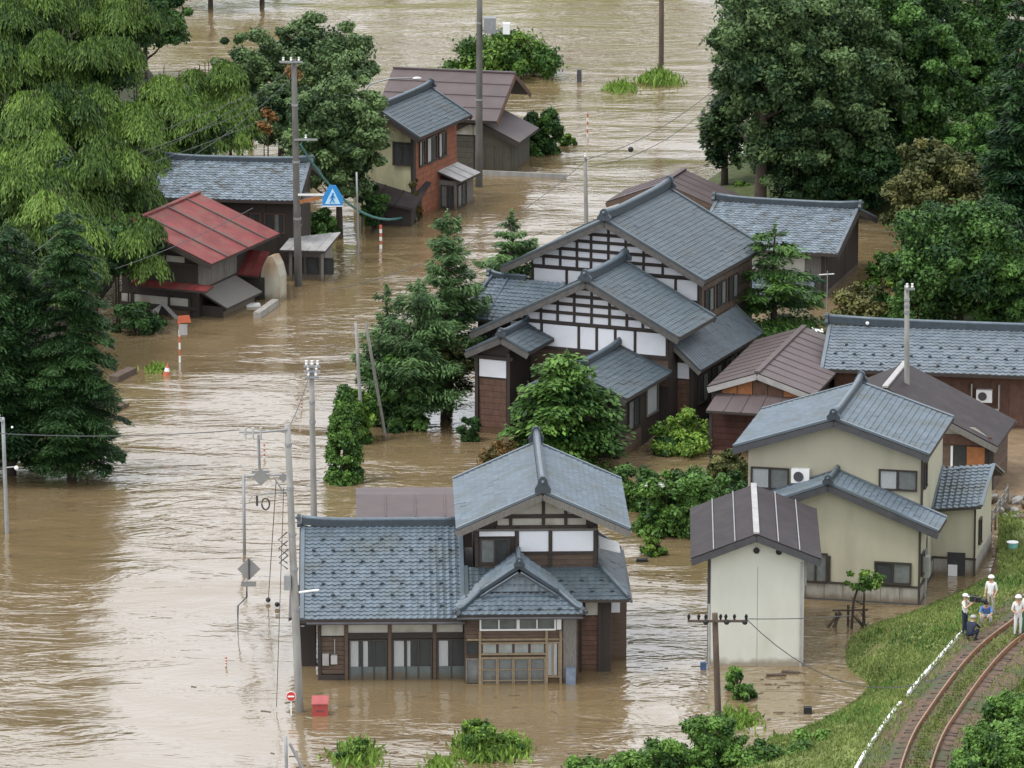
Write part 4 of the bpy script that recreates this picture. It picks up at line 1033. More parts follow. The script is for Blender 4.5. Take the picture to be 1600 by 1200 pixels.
for a, b in ((.8, 1.5), (1.9, 3.2), (3.6, 4.6)): window(hG, side(.063), a, min(b, gL-.2), grz-1.9, grz-.55, 2, (.95, 0), fm=framem, fw=.07)
window(hG, front(0), gcx+.7, gcx+1.7, grz-1.7, grz-.5, 2, (0, 0), fm=framem)
yb_ = gL*.55
lean_roof(hG, (1.5, yb_, 1.75), (1.5, gL+.1, 1.75), (.07, gL+.1, 2.25), (.07, yb_, 2.25), greymetal, 'metal', name='side_lean_roof', seams=2)
MB().box(.07, 1.1, yb_+.2, gL, -1.5, 1.72).build('side_lean_wall', greywood, hG)
window(hG, front(yb_+.2), .25, .95, .2, 1.4, 2, (2, 0), fm=darkwood, fw=.05)
window(hG, side(1.1), yb_+.4, yb_+1.6, .2, 1.4, 2, (2, 0), fm=darkwood, fw=.05)
# dark roofed lean-to in front of it
q0 = W(572, 350)
g2_ = Fr(560, 352, -12)
hL = empty('dark_lean_to', g2_.O, g2_.a, 'low dark roofed shed in the shade left of the stained yellow wall', 'shed')
lean_roof(hL, (0, -.2, 1.6), (3.2, -.2, 1.1), (3.4, 3.5, 1.9), (0, 3.5, 2.5), darkmetal, 'metal', seams=2, name='roof')
MB().box(.3, 3.0, .2, 3.4, -1.5, 1.1).build('wall', darkwood, hL)

H_ = Fr(716, 268, -14)
hH = empty('brown_roof_longhouse', H_.O, H_.a, 'long house with faded brown sheet roof and open dark gable farthest up the street', 'house')
hy = -.8; hx, hz_ = H_.XZ(778, 190, hy); R4 = 4.4; hax, haz = H_.XZ(803, 115, hy+R4); hxr = (hx+hax)/2; hl = H_.X(585, hy, hz_)
sh = (haz-hz_)/R4
gable_roof(hH, 'x', hy+R4, hy, hy+R4*1.85, hl, hxr, haz, hz_, haz-R4*.85*sh, brownmetal, 'metal', seams=3, seam_along=True, barge=redwood)
body(hH, 'x', hl+.5, hxr-1.5, 0, hy+R4*1.75, -1.5, hz_+0.8*sh-.25, haz-R4*.75*sh-.25, haz-.25, hy+R4, darkwood)
bx('plaster_panel', oldplaster, hH, -.4, 1.0, -.05, -.003, hz_-1.0, hz_-.4)
bx('plaster_panel', oldplaster, hH, 1.1, hxr-1.7, -.05, -.003, hz_-1.0, hz_-.4)
boards(hH, front(0), -.5, hxr-1.6, .2, hz_-1.1, dimboard, .3)
boards(hH, side(hxr-1.5), .2, R4+1.5, hz_-1.5, hz_+.2, redwood, .35, vertical=True)
# annex
q1 = Fr(757, 268, -14)
hA2 = empty('street_annex', q1.O, q1.a, 'small boarded annex with brown lean-to roof below the open gable', 'outbuilding')
aw = q1.X(802, 0, 0); ez = q1.Z(222, aw, -.5)
gable_roof(hA2, 'y', -.6, -2.6, aw+.5, -.6, 4.2, ez+1.35, ez+.3, ez, brownmetal, 'metal', barge=darkwood, ridge_on=False)
body(hA2, 'y', -2.2, aw, 0, 4, -1.5, ez+.2, ez-.05, ez+1.1, -.6, dimboard)
boards(hA2, front(0), -2.0, aw-.1, -.2, ez-.4, dimboard, .5, vertical=True)
boards(hA2, side(aw), .1, 3.9, -.2, ez-.3, dimboard, .6, vertical=True)
bx('low_wall', concrete, hA2, -3, aw+3.4, -1.0, -.8, -1, .25)
# ============================================================ VEGETATION
LF = {
 'bamboo': leafmat('bamboo foliage', (.012, .036, .008), (.185, .295, .055)),
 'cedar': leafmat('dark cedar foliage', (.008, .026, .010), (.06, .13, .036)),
 'broad': leafmat('broad leaf foliage', (.010, .034, .010), (.125, .25, .055)),
 'grey': leafmat('grey green foliage', (.011, .034, .013), (.16, .245, .09)),
 'pine': leafmat('pine foliage', (.012, .036, .014), (.14, .245, .085)),
 'maple': leafmat('maple foliage', (.010, .04, .010), (.15, .28, .055)),
 'bright': leafmat('bright shrub foliage', (.025, .07, .012), (.27, .43, .07)),
 'olive': leafmat('olive brown foliage', (.035, .05, .014), (.23, .22, .075)),
 'rust': leafmat('rust tipped foliage', (.05, .055, .015), (.24, .12, .04)),
 'flower': leafmat('white blossom', (.45, .5, .38), (.78, .8, .72)),
 'reed': leafmat('reed grass', (.05, .11, .015), (.23, .35, .06)),
}
def unit(a): return a/np.maximum(1e-9, np.linalg.norm(a, axis=1, keepdims=True))
def quads(C, T, Nn, a, b, tint):
    """leaf diamonds: centre, long axis, normal, half length, half width"""
    B = unit(np.cross(Nn, T)); T = unit(T)
    V = np.stack([C-T*a[:, None], C+B*b[:, None], C+T*a[:, None], C-B*b[:, None]], 1)
    n = len(C); F = np.arange(4*n).reshape(n, 4)
    return V.reshape(-1, 3), F, np.repeat(np.clip(tint, 0, 1), 4)
def leaf_obj(parts, m, parent, name='crown'):
    V = []; F = []; T = []; k = 0
    for v, f, t in parts: V.append(v); F.append(f+k); T.append(t); k += len(v)
    return mesh_np(name, np.concatenate(V), np.concatenate(F), m, parent, np.concatenate(T))
def clump_leaves(Cn, Rd, n, size, tint, up=.45, aspect=.55, hollow=.4, flat=0.0, jt=.16):
    """Cn (k,3) centres, Rd (k,3) radii, n leaves for each"""
    k = len(Cn); C = np.repeat(Cn, n, 0); Rr = np.repeat(Rd, n, 0)
    d = unit(rng.normal(size=(k*n, 3))); r = (hollow+(1-hollow)*rng.random(k*n))**.8*(1+rng.normal(0, .2, k*n))
    P = C+d*Rr*r[:, None]
    Nn = unit(d*.7+np.array([0, 0, up])+rng.normal(0, .5, (k*n, 3)))
    T = np.cross(Nn, rng.normal(size=(k*n, 3)))
    a = size*rng.uniform(.6, 1.35, k*n)
    ti = np.repeat(tint, n)+rng.normal(0, jt, k*n)
    return quads(P, T, Nn, a, a*aspect, ti)
def trunk(root, h, r, lean=(0, 0), limbs=5, spread=1.5, z0=-.8, m=None):
    g = MB(); pts = [(lean[0]*t+.06*h*math.sin(t*3+h)*.2, lean[1]*t, z0+(h-z0)*t) for t in np.linspace(0, 1, 7)]
    g.tube(pts, [r*(1-.8*t) for t in np.linspace(0, 1, 7)], 8)
    for k in range(limbs):
        t = random.uniform(.35, .85); a = random.uniform(0, 6.28); p = Vector(pts[int(t*6)])
        q = p+Vector((math.cos(a)*spread, math.sin(a)*spread, spread*.6)); mid = (p+q)/2-Vector((0, 0, .1*spread))
        g.tube([p, mid, q], [r*.4, r*.28, r*.1], 6)
    return g.build('trunk', m or bark, root, True)
def plant(name, px, py, z0, label, cat, group=None):
    return empty(name, W(px, py, z0), 0, label, cat, group)
def broadleaf(px, pyb, top, width, label, m='broad', z0=0.0, low=.28, n=34, per=420, size=.15, name='broadleaf_tree', cat='tree', group=None, cr=.3, depth=1.0, tr=.22, rz=None, tbias=.4, flower=None):
    """crown of overlapping leaf clumps spread over an uneven ellipsoid"""
    root = plant(name, px, pyb, z0, label, cat, group); s = pxm(pyb, z0); h = (pyb-top)/(s*CT); rx = width/2/s
    zc = h*(1+low)/2; rzz = h*(1-low)/2; bushy = name in ('shrub', 'bush')
    n = int(n*1.5); cr = cr*.78; size = min(size*.78, .135); per = int(per*.95)
    cs = []; rd = []
    for i in range(n):
        u = unit(rng.normal(size=(1, 3)))[0]; rr = rng.uniform(.4, .92)
        q = rx*cr*rng.uniform(.55, 1.3)
        if bushy:
            u[2] = abs(u[2]); zz = q*.35+(h-q*.7)*u[2]*rr*1.05; k_ = 1.0 if h > 1.6*rx else 1.0
            cs.append((u[0]*rx*rr*.95, u[1]*rx*depth*rr*.95, min(zz, h-q*.5))); rd.append((q, q*.95, q*.75))
        else:
            cs.append((u[0]*rx*rr, u[1]*rx*depth*rr, zc+u[2]*rzz*rr)); rd.append((q, q*.95, min(q*.68, rzz*.6)))
    if not bushy:       # inner mass and loose outer sprays
        for i in range(n//4):
            u = unit(rng.normal(size=(1, 3)))[0]; rr = rng.uniform(.0, .45); q = rx*cr*1.2
            cs.append((u[0]*rx*rr, u[1]*rx*depth*rr, zc+u[2]*rzz*rr)); rd.append((q, q, min(q*.9, rzz*.6)))
        for i in range(n//2):
            u = unit(rng.normal(size=(1, 3)))[0]; rr = rng.uniform(.82, .97); q = rx*cr*rng.uniform(.35, .6)
            cs.append((u[0]*rx*rr, u[1]*rx*depth*rr, zc+u[2]*rzz*rr)); rd.append((q, q, q*.7))
    elif h > 1.8*rx:    # tall columns keep their width to the water line
        for i in range(n):
            an = rng.uniform(0, 6.28); q = rx*cr*rng.uniform(.6, 1.2); rr = rng.uniform(.3, .85)
            cs.append((math.cos(an)*rx*rr, math.sin(an)*rx*rr, rng.uniform(0, .82)*h)); rd.append((q, q, q))
    n = len(cs)
    cs = np.array(cs); rd = np.array(rd); vol = rd[:, 0]**2
    tint = np.clip(rng.normal(tbias, .22, n), 0, 1)
    if name not in ('shrub', 'bush'): trunk(root, h*.8, tr, limbs=6, spread=rx*.6)
    else:
        g = MB()
        for k in range(5):
            a = k*1.26; g.tube([(0, 0, -.5), (math.cos(a)*rx*.25, math.sin(a)*rx*.25, h*.3), (math.cos(a)*rx*.5, math.sin(a)*rx*.5, h*.6)], [.05, .04, .02], 5)
        g.build('stems', bark, root)
    leaf_obj([clump_leaves(cs, rd, per, size, tint)], LF[m], root, 'foliage' if name in ('shrub', 'bush') else 'crown')
    if flower:
        sel = cs[cs[:, 2] > zc][:flower]; leaf_obj([clump_leaves(sel+np.array([0, -rx*.12, rzz*.2]), rd[:len(sel)]*.75, 70, .09, np.full(len(sel), .6), up=1)], LF['flower'], root, 'blossom')
    return root
def branch_leaves(z, L, az, n, size, wid, rise, droop, tint, thick=.08, aspect=.35, aim=.6):
    u = rng.random(n)**.6*L; wv = rng.normal(0, 1, n)*wid*(1-.55*u/L)*(.4+.6*u/L)
    zz = z+rise*u-droop*u*u/L+rng.normal(0, thick, n)
    ca, sa = math.cos(az), math.sin(az)
    C = np.stack([u*ca-wv*sa, u*sa+wv*ca, zz], 1)
    T = np.stack([ca*np.ones(n)*aim-np.sign(wv)*sa*.7, sa*np.ones(n)*aim+np.sign(wv)*ca*.7, -.25+rng.normal(0, .3, n)], 1)
    Nn = unit(np.stack([rng.normal(0, .45, n), rng.normal(0, .45, n), np.ones(n)], 1)); a = size*rng.uniform(.6, 1.3, n)
    return quads(C, unit(T), Nn, a, a*aspect, tint+rng.normal(0, .15, n))
def conifer(px, pyb, top, width, label, m='cedar', z0=0.0, low=.1, tiers=16, nb=8, per=260, size=.2, rise=.05, droop=.3, name='conifer_tree', shape=.8, wid=.34, thick=.1, group=None, tr=.25, irreg=.2, aspect=.35, cat='tree', lean=(0, 0), tb=.42):
    root = plant(name, px, pyb, z0, label, cat, group); s = pxm(pyb, z0); h = (pyb-top)/(s*CT); rx = width/2/s
    parts = []; g = MB()
    for i in range(tiers):
        t = (i+rng.uniform(-.25, .25))/tiers; z = h*(low+(1-low)*max(0, t)); Lm = rx*(max(.02, 1-max(0, t))**shape)
        if t < .12: Lm *= .8+t
        for b in range(max(4, int(nb*(1-.4*t)))):
            az = rng.uniform(0, 6.283); L = Lm*rng.uniform(1-irreg*2, 1+irreg*.5)
            if L < .15: L = .15
            q = branch_leaves(z, L, az, max(30, int(per*(L/rx)**1.3)), size*(1 if L > .5 else .7), wid*L, rise, droop, tb+rng.normal(0, .18), thick, aspect)
            q[0][:, 0] += lean[0]*z/h; q[0][:, 1] += lean[1]*z/h
            parts.append(q)
            if b % 2 == 0: g.tube([(lean[0]*z/h, lean[1]*z/h, z), (lean[0]*z/h+math.cos(az)*L*.8, lean[1]*z/h+math.sin(az)*L*.8, z+rise*L*.8-droop*L*.64)], [.05, .015], 4)
    parts.append((lambda q: (q[0]+np.array([lean[0], lean[1], 0]), q[1], q[2]))(clump_leaves(np.array([[0, 0, h*.985]]), np.array([[.12, .12, .35]]), 60, size*.6, np.array([tb+.1]))))
    leaf_obj(parts, LF[m], root)
    g.tube([(0, 0, -.8), (lean[0]*.5, lean[1]*.5, h*.5), (lean[0], lean[1], h)], [tr, tr*.6, .03], 8)
    g.build('trunk', bark, root, True); return root
def bamboo(px, py, rx_, ry_, zc, label, group, tint=.45, n=300, m='bamboo'):
    """arching bamboo: culms rising to a drooping plume centred where the photo shows it"""
    c = W(px, py, zc); s = pxm(py, zc); rx = rx_/s; rz = ry_/(s*CT)
    root = empty('bamboo', Vector((c.x, c.y, .3)), 0, label, 'bamboo', group)
    lean = random.uniform(-.5, .5)*rx
    g = MB()
    for k in range(4):
        a = random.uniform(0, 6.28); q = rx*.5
        g.tube([(math.cos(a)*.4, math.sin(a)*.4, -.8), (math.cos(a)*.5, math.sin(a)*.5, zc*.6), (math.cos(a)*q*.6, math.sin(a)*q*.6, zc+rz*.5), (math.cos(a)*q, math.sin(a)*q, zc+rz*.6)], [.06, .05, .03, .01], 5)
    g.build('culms', bark, root, True)
    # sub plumes: domes made of hanging strands
    parts = []; k = 10
    for j in range(k):
        a = rng.uniform(0, 6.28); rr = rng.uniform(.2, .85) if j else 0
        cc = np.array([math.cos(a)*rx*rr, math.sin(a)*rx*rr, zc-.3+rz*rng.uniform(-.8, .5)*(1 if j else .3)]); r1 = rx*rng.uniform(.26, .44); rz1 = min(r1*.8, rz*.6); tj = rng.normal(0, .13)
        ns = int(n*.95); d = unit(np.abs(rng.normal(size=(ns, 3)))*np.stack([rng.choice([-1, 1], ns), rng.choice([-1, 1], ns), np.ones(ns)], 1))
        st = cc+d*np.array([r1, r1, rz1]); m_ = 6; ln = rng.uniform(.3, .95, ns)
        tt = np.tile(np.arange(m_)/m_, ns); S_ = np.repeat(st, m_, 0); D = np.repeat(d, m_, 0); Ln = np.repeat(ln, m_)
        out_ = D[:, :2]*(.6*np.sqrt(tt))[:, None]*Ln[:, None]
        P = S_+np.concatenate([out_, (-(tt**1.3)*Ln)[:, None]], 1)+rng.normal(0, .06, (ns*m_, 3))
        T = unit(np.concatenate([D[:, :2]*.45, -np.ones((ns*m_, 1))], 1)+rng.normal(0, .3, (ns*m_, 3)))
        Nn = unit(np.concatenate([D[:, :2], .55*np.ones((ns*m_, 1))], 1)+rng.normal(0, .35, (ns*m_, 3)))
        aa = rng.uniform(.09, .19, ns*m_)
        ti = tint+tj+np.repeat(rng.normal(0, .15, ns), m_)+rng.normal(0, .06, ns*m_)
        parts.append(quads(P, T, Nn, aa, aa*.3, ti))
    ck = rng.normal(0, .4, (10, 3))*np.array([rx, rx, rz*.8])+np.array([0, rx*.3, zc-rz*.75])  # dark leaf clumps added so the gaps between plumes look shaded
    leaf_obj([clump_leaves(ck, np.full((10, 3), rx*.35), 260, .13, rng.uniform(.05, .4, 10))], LF['cedar'], root, 'gap_shade_foliage')
    leaf_obj(parts, LF[m], root, 'foliage'); return root
def tuft(px, py, wpx, hpx, label, z0=0, m='reed', n=900, name='reed_clump', cat='reeds', group=None, size=.3):
    root = plant(name, px, py, z0, label, cat, group); s = pxm(py, z0); rx = wpx/2/s; h = hpx/(s*CT)
    x = rng.normal(0, .42, n)*rx; y = rng.normal(0, .42, n)*rx*1.6; hh = h*rng.uniform(.4, 1.1, n)*np.exp(-(x/rx)**2*.9)
    P = np.stack([x, y, hh*.5*rng.uniform(.3, 1.6, n)], 1); T = unit(np.stack([rng.normal(0, .5, n), rng.normal(0, .5, n), np.ones(n)], 1))
    Nn = unit(np.stack([rng.normal(0, .6, n), -np.ones(n)+rng.normal(0, .6, n), rng.normal(.5, .4, n)], 1))
    leaf_obj([quads(P, T, Nn, np.full(n, size)*rng.uniform(.5, 1.2, n), np.full(n, .05), rng.normal(.5, .25, n))], LF[m], root, 'blades'); [c.__setitem__('kind', 'stuff') for c in root.children]; return root

# --- bamboo grove, far to near (centre in the photograph, radii, height of the plume)
GB = 'arching bamboos of the grove on the left'
bl = [
 (40, 30, 75, 55, 8, .30), (130, 15, 70, 50, 8, .42), (205, 30, 60, 45, 7.5, .28), (20, 110, 70, 60, 8, .36),
 (95, 95, 75, 60, 8, .34), (170, 100, 70, 55, 8, .48), (330, 130, 60, 42, 6, .52), (255, 150, 85, 60, 7, .62),
 (30, 190, 75, 65, 8, .5), (110, 180, 75, 60, 8, .3), (365, 180, 50, 40, 5, .5), (300, 200, 75, 45, 6, .45), (172, 205, 75, 58, 7, .55),
 (60, 250, 75, 55, 7, .66), (215, 262, 50, 36, 5.5, .42), (140, 270, 80, 55, 7, .46), (20, 305, 70, 60, 7, .4),
 (85, 345, 75, 60, 7, .55), (205, 310, 60, 45, 5, .30), (222, 358, 42, 30, 4.3, .45), (190, 375, 60, 50, 4.5, .28), (25, 395, 65, 60, 6, .3), (100, 420, 60, 50, 5, .34)]
desc = ['dark bamboo plume in the top left corner of the picture', 'pale green bamboo on the top edge left of the round dark tree', 'bamboo tucked under the round dark tree at the top', 'dark bamboo on the left edge second from the top',
 'bamboo below the pale one on the top edge', 'light bamboo just below the round dark tree', 'bamboo bending out over the river left of the broad leaf tree', 'large bright bamboo dome at the right front of the grove', 'pale bamboo against the left edge above the cedars', 'dark bamboo in the middle of the grove left of the bright dome',
 'outermost bamboo of the grove reaching toward the broad leaf trees', 'bamboo behind the wires on the right of the grove', 'bright bamboo directly left of the large bright dome front', 'brightest bamboo plume left of the grove centre', 'bamboo overhanging the left end of the grey tiled roof', 'bamboo behind the pole with crossarm', 'dark bamboo at the left edge right above the cedars', 'bright bamboo just behind the dark cedar tip', 'dark bamboo behind the left corner of the red roof',
 'bamboo spray hanging in front of the red roof', 'dark bamboo just left of the red roofed house', 'dark bamboo behind the cedar at the left edge', 'lowest bamboo plume behind the tall cedar']
for q, d in zip(bl, desc):
    bamboo(*q[:5], d or 'bamboo in the dense middle of the grove between its named neighbours', GB, tint=q[5])
broadleaf(228, 118, -18, 150, 'round dark tree standing above the bamboo near the top edge', 'broad', z0=.3, n=30, tbias=.3, size=.17)
# --- left cedars
conifer(18, 742, 352, 210, 'dark cedar cut by the left edge behind the nearer cedar', 'cedar', tiers=24, nb=12, per=700, size=.13, aspect=.25, wid=.28, droop=.3, shape=.36, group='dark cedars on the left', tb=.34, low=.12)
conifer(112, 748, 326, 188, 'tall dark cedar standing in the flood at the left, tiers sweeping down', 'cedar', tiers=27, nb=13, per=900, size=.12, droop=.28, shape=.4, low=.07, group='dark cedars on the left', tb=.44, thick=.05, aspect=.24, wid=.28)
broadleaf(150, 500, 340, 130, 'dark shrubby tree left of the red roofed house', 'cedar', n=22, tbias=.5, z0=.2)
broadleaf(215, 520, 462, 90, 'low dark bush at the corner of the red roofed house', 'cedar', n=16, name='bush', cat='bush', tbias=.5, low=.05)
tuft(245, 578, 40, 9, 'small green weeds poking out of the flood near the orange marker', n=200, size=.18)
# --- broad leaf trees by the street
broadleaf(500, 200, 25, 180, 'broad crowned tree with rounded green top behind the street', 'grey', n=40, tbias=.42, size=.17, low=.2)
broadleaf(392, 215, 48, 120, 'smaller round tree left of the broad crowned tree', 'grey', n=26, tbias=.38, size=.17)
broadleaf(528, 366, 112, 172, 'large leafy tree hiding the left of the yellow walled house', 'grey', n=56, tbias=.5, size=.17, low=.22)
broadleaf(440, 262, 130, 130, 'leafy tree behind the concrete pole and the grey roof', 'grey', n=28, tbias=.42, size=.17, z0=.2)
broadleaf(585, 362, 290, 50, 'dark undergrowth tree against the yellow wall', 'broad', n=14, tbias=.25, size=.16, low=.05)
broadleaf(505, 372, 320, 70, 'dark bush right of the grey roofed house', 'broad', n=14, tbias=.3, name='bush', cat='bush', low=.05)
broadleaf(640, 345, 268, 44, 'dark bush at the corner of the brick clad house', 'rust', n=10, per=260, name='bush', cat='bush', low=.05, tbias=.05)
broadleaf(712, 262, 228, 40, 'bush between the brick house and the annex', 'bright', n=8, per=200, name='bush', cat='bush', low=.05, tbias=.1)
for (x, y, r, lb) in ((455, 112, 16, 'rust coloured tree top behind the head of the sign pole'), (418, 178, 12, 'upper of two rusty leaf patches right of the grove'), (412, 198, 11, 'lower of two rusty leaf patches right of the grove')):
    root = plant('rusty_tree', x, y+150, 0, lb, 'tree', 'rusty foliage among the street trees')
    zz = 150/(pxm(y+150)*CT); trunk(root, zz, .08, limbs=2, spread=.4)
    leaf_obj([clump_leaves(np.array([[0, 0, zz], [.3, 0, zz-.2]]), np.full((2, 3), r/38), 120, .12, np.array([.9, .8]))], LF['rust'], root)
broadleaf(790, 118, 48, 215, 'wide green thicket standing in the river at the top', 'bright', n=58, per=300, size=.2, low=.02, name='bush', cat='thicket', tbias=.1, cr=.22, depth=.8)
broadleaf(845, 238, 162, 72, 'dark round shrub beside the street annex', 'broad', n=22, name='bush', cat='bush', low=.05, tbias=.3)
broadleaf(884, 226, 200, 36, 'small bright bush at the water edge right of the dark shrub', 'bright', n=10, per=220, name='bush', cat='bush', low=.02, tbias=.35)
tuft(1030, 128, 70, 20, 'bright reeds round the foot of the far thin pole', n=900); tuft(970, 140, 56, 14, 'half drowned reeds left of the far thin pole', n=400)
# --- conifers in the middle
kw = dict(aspect=.26, irreg=.33)
conifer(700, 640, 338, 155, 'tall open pine left of the manor, highest of the middle conifers', 'pine', tiers=17, nb=10, per=480, size=.16, rise=.42, droop=.12, shape=.5, thick=.11, tb=.55, low=.15, **kw)
conifer(800, 490, 336, 145, 'young pine with separate tiers behind the wing roof', 'pine', tiers=11, nb=10, per=520, size=.16, rise=.42, droop=.15, shape=.7, thick=.08, tb=.5, **kw)
conifer(605, 645, 448, 125, 'thin pine with bare tip at the left of the garden', 'pine', tiers=12, nb=7, per=300, size=.14, rise=.42, droop=.12, shape=.65, thick=.1, tb=.5, low=.25, **kw)
conifer(655, 664, 440, 190, 'broad full pine over the flooded garden path', 'pine', tiers=14, nb=10, per=470, size=.14, rise=.38, droop=.15, shape=.55, thick=.14, tb=.55, low=.1, **kw)
conifer(590, 662, 530, 120, 'low feathery pine between the leaning poles', 'pine', tiers=9, nb=9, per=330, size=.14, rise=.35, droop=.15, shape=.5, thick=.14, tb=.4, low=.05, **kw)
conifer(695, 654, 520, 120, 'low spreading pine with grey lower boughs beside the gate wing', 'olive', tiers=8, nb=8, per=300, size=.14, rise=.25, droop=.15, shape=.3, thick=.14, tb=.25, low=.2, **kw)
broadleaf(620, 665, 545, 120, 'dark bush under the broad pine', 'broad', n=20, tbias=.4, low=.1, name='bush', cat='bush')
def cone_shrub(px, pyb, top, width, label):
    root = plant('shrub', px, pyb, 0, label, 'shrub'); s = pxm(pyb); h = (pyb-top)/(s*CT); rx = width/2/s; cs = []; rd = []
    for i in range(170):
        t = rng.random()**1.1; rad = rx*(1-t)**.45*(.92 if t > .08 else .8); an = rng.uniform(0, 6.28); q = rng.uniform(.14, .3)
        cs.append((math.cos(an)*(rad-q*.6)*rng.uniform(.7, 1), math.sin(an)*(rad-q*.6), t*(h-.1))); rd.append((q, q, q*.9))
    leaf_obj([clump_leaves(np.array(cs), np.array(rd), 150, .085, np.clip(rng.normal(.42, .2, 170), 0, 1))], LF['maple'], root, 'foliage')
    MB().tube([(0, 0, -.8), (0, 0, h*.8)], [.1, .04], 6).build('stem', bark, root)
cone_shrub(538, 752, 602, 76, 'dense cone of ivy green standing in the water by a pole')
broadleaf(560, 690, 600, 70, 'pale green shrub behind the ivy column', 'bright', n=16, low=.02, name='shrub', cat='shrub', tbias=.1)
broadleaf(735, 688, 650, 40, 'small dark shrub beside the gate wing wall', 'cedar', n=8, per=220, name='bush', cat='bush', low=.02, tbias=.6)
# --- maple before the manor, pine on its right
conifer(885, 735, 553, 206, 'bright layered maple in front of the manor', 'maple', tiers=13, nb=11, per=420, size=.15, rise=.12, droop=.22, shape=.36, thick=.1, irreg=.25, wid=.42, aspect=.5, tb=.36, low=.1, name='maple_tree')
conifer(1208, 600, 355, 215, 'tall garden pine with layered boughs to the right of the manor', 'maple', tiers=13, nb=8, per=420, size=.15, rise=.1, droop=.18, shape=.45, thick=.06, irreg=.2, wid=.4, aspect=.35, tb=.3, low=.15, name='pine_tree')
broadleaf(784, 742, 690, 84, 'clipped round rust coloured azalea behind the farmhouse roof', 'rust', n=30, per=260, size=.1, low=.0, cr=.34, name='bush', cat='bush', tbias=.3)
broadleaf(1065, 705, 632, 112, 'bright yellow green hedge bush before the orange shed', 'bright', n=30, per=300, size=.12, low=.0, name='bush', cat='bush', tbias=.5)
broadleaf(1042, 708, 668, 60, 'dark clipped bush at the foot of the bright hedge bush', 'cedar', n=12, per=260, name='bush', cat='bush', low=0, tbias=.5)
for a in [(975, 790, 715, 90, 'leafy bush right behind the farmhouse gable roof', 'maple', .5, None), (1035, 832, 722, 90, 'garden bush with a white flowering top', 'maple', .45, 5),
          (1090, 835, 725, 110, 'dark green bush left of the storehouse roof', 'broad', .55, None), (1135, 770, 695, 70, 'olive bush under the left eave of the cream house', 'olive', .12, None),
          (1015, 800, 735, 60, 'tall bush between the farmhouse and the garden', 'maple', .4, None), (1150, 790, 730, 70, 'dark bush against the cream house wall', 'broad', .3, None)]:
    broadleaf(*a[:5], a[5], n=26, per=280, size=.13, low=.0, name='bush', cat='bush', tbias=a[6], flower=a[7])
broadleaf(1022, 866, 830, 44, 'small round bright bush at the edge of the open water', 'bright', n=14, per=220, size=.1, low=0, name='bush', cat='bush', tbias=.15)
# --- big trees at the top right
big = 'big grey green trees at the top right'
broadleaf(1190, 330, -60, 170, 'left tree of the big group, leaning out over the river', 'grey', z0=.5, n=60, per=480, tr=.4, low=.3, size=.2, tbias=.42, group=big)
broadleaf(1300, 318, -30, 260, 'largest broad crowned tree in the middle of the big group', 'grey', z0=.6, n=95, per=480, tr=.5, low=.1, size=.2, tbias=.44, cr=.24, group=big)
broadleaf(1240, 326, 120, 170, 'lower leafy tree standing before the largest one', 'grey', z0=.5, n=44, per=420, low=.02, size=.18, tbias=.34, group=big)
broadleaf(1420, 300, -60, 240, 'dark broad tree right of the largest one', 'broad', z0=.7, n=80, per=440, tr=.4, low=.05, size=.2, tbias=.38, cr=.25, group=big)
broadleaf(1520, 240, -60, 200, 'tree with white blossom at the top right corner', 'broad', z0=.7, n=60, per=420, tr=.4, low=.05, size=.2, tbias=.42, group=big, flower=8)
broadleaf(1330, 322, 215, 200, 'dark shady undergrowth below the largest trees', 'cedar', z0=.5, n=40, per=380, low=.02, tbias=.4, group=big)
broadleaf(1230, 250, -90, 260, 'back row tree closing the gap at the top edge', 'grey', z0=.5, n=70, per=420, low=.05, tbias=.36, group=big)
broadleaf(1370, 240, -90, 260, 'back row tree between the largest one and the corner', 'broad', z0=.6, n=70, per=420, low=.05, tbias=.36, group=big)
conifer(1132, 300, 112, 88, 'slim dark tree standing apart on the river bank', 'grey', tiers=12, nb=7, per=220, size=.17, rise=.3, droop=.2, shape=.35, thick=.25, irreg=.3, low=.25, tb=.25, aspect=.5, name='slim_tree')
conifer(1590, 420, 60, 170, 'very dark cedar cut by the right edge', 'cedar', tiers=20, nb=10, per=380, size=.2, tb=.25, shape=.6, z0=.7)
conifer(1585, 330, -60, 130, 'dark cedar behind the right edge cedar near the top', 'cedar', tiers=18, nb=9, per=320, size=.2, tb=.3, shape=.6, z0=.7)
broadleaf(1455, 395, 220, 175, 'olive brown tree with rusty tips on the right', 'olive', z0=.4, n=44, per=400, size=.16, low=.1, tbias=.22)
broadleaf(1540, 330, 180, 150, 'mid green tree above the olive one', 'broad', z0=.6, n=36, per=380, size=.17, low=.1, tbias=.6)
broadleaf(1500, 510, 305, 250, 'broad mid green tree behind the long tiled house', 'broad', z0=.3, n=56, per=420, size=.16, low=.05, tbias=.36)
broadleaf(1590, 520, 380, 130, 'green tree at the right edge behind the long tiled house', 'broad', z0=.3, n=30, per=380, size=.16, low=.05, tbias=.5)
broadleaf(1390, 450, 388, 90, 'bright low bush beside the dark gable end', 'bright', n=16, per=260, name='bush', cat='bush', low=0, tbias=.25)
broadleaf(1350, 515, 425, 130, 'grey olive shrub behind the left end of the long roof', 'olive', n=22, per=300, name='bush', cat='bush', low=0, tbias=.3)
broadleaf(1430, 520, 410, 150, 'low green bush behind the middle of the long roof', 'broad', n=22, per=300, name='bush', cat='bush', low=0, tbias=.5)
broadleaf(1160, 305, 285, 60, 'low grass bush on the bank under the slim tree', 'bright', n=12, per=220, name='bush', cat='bush', low=0, tbias=.1)
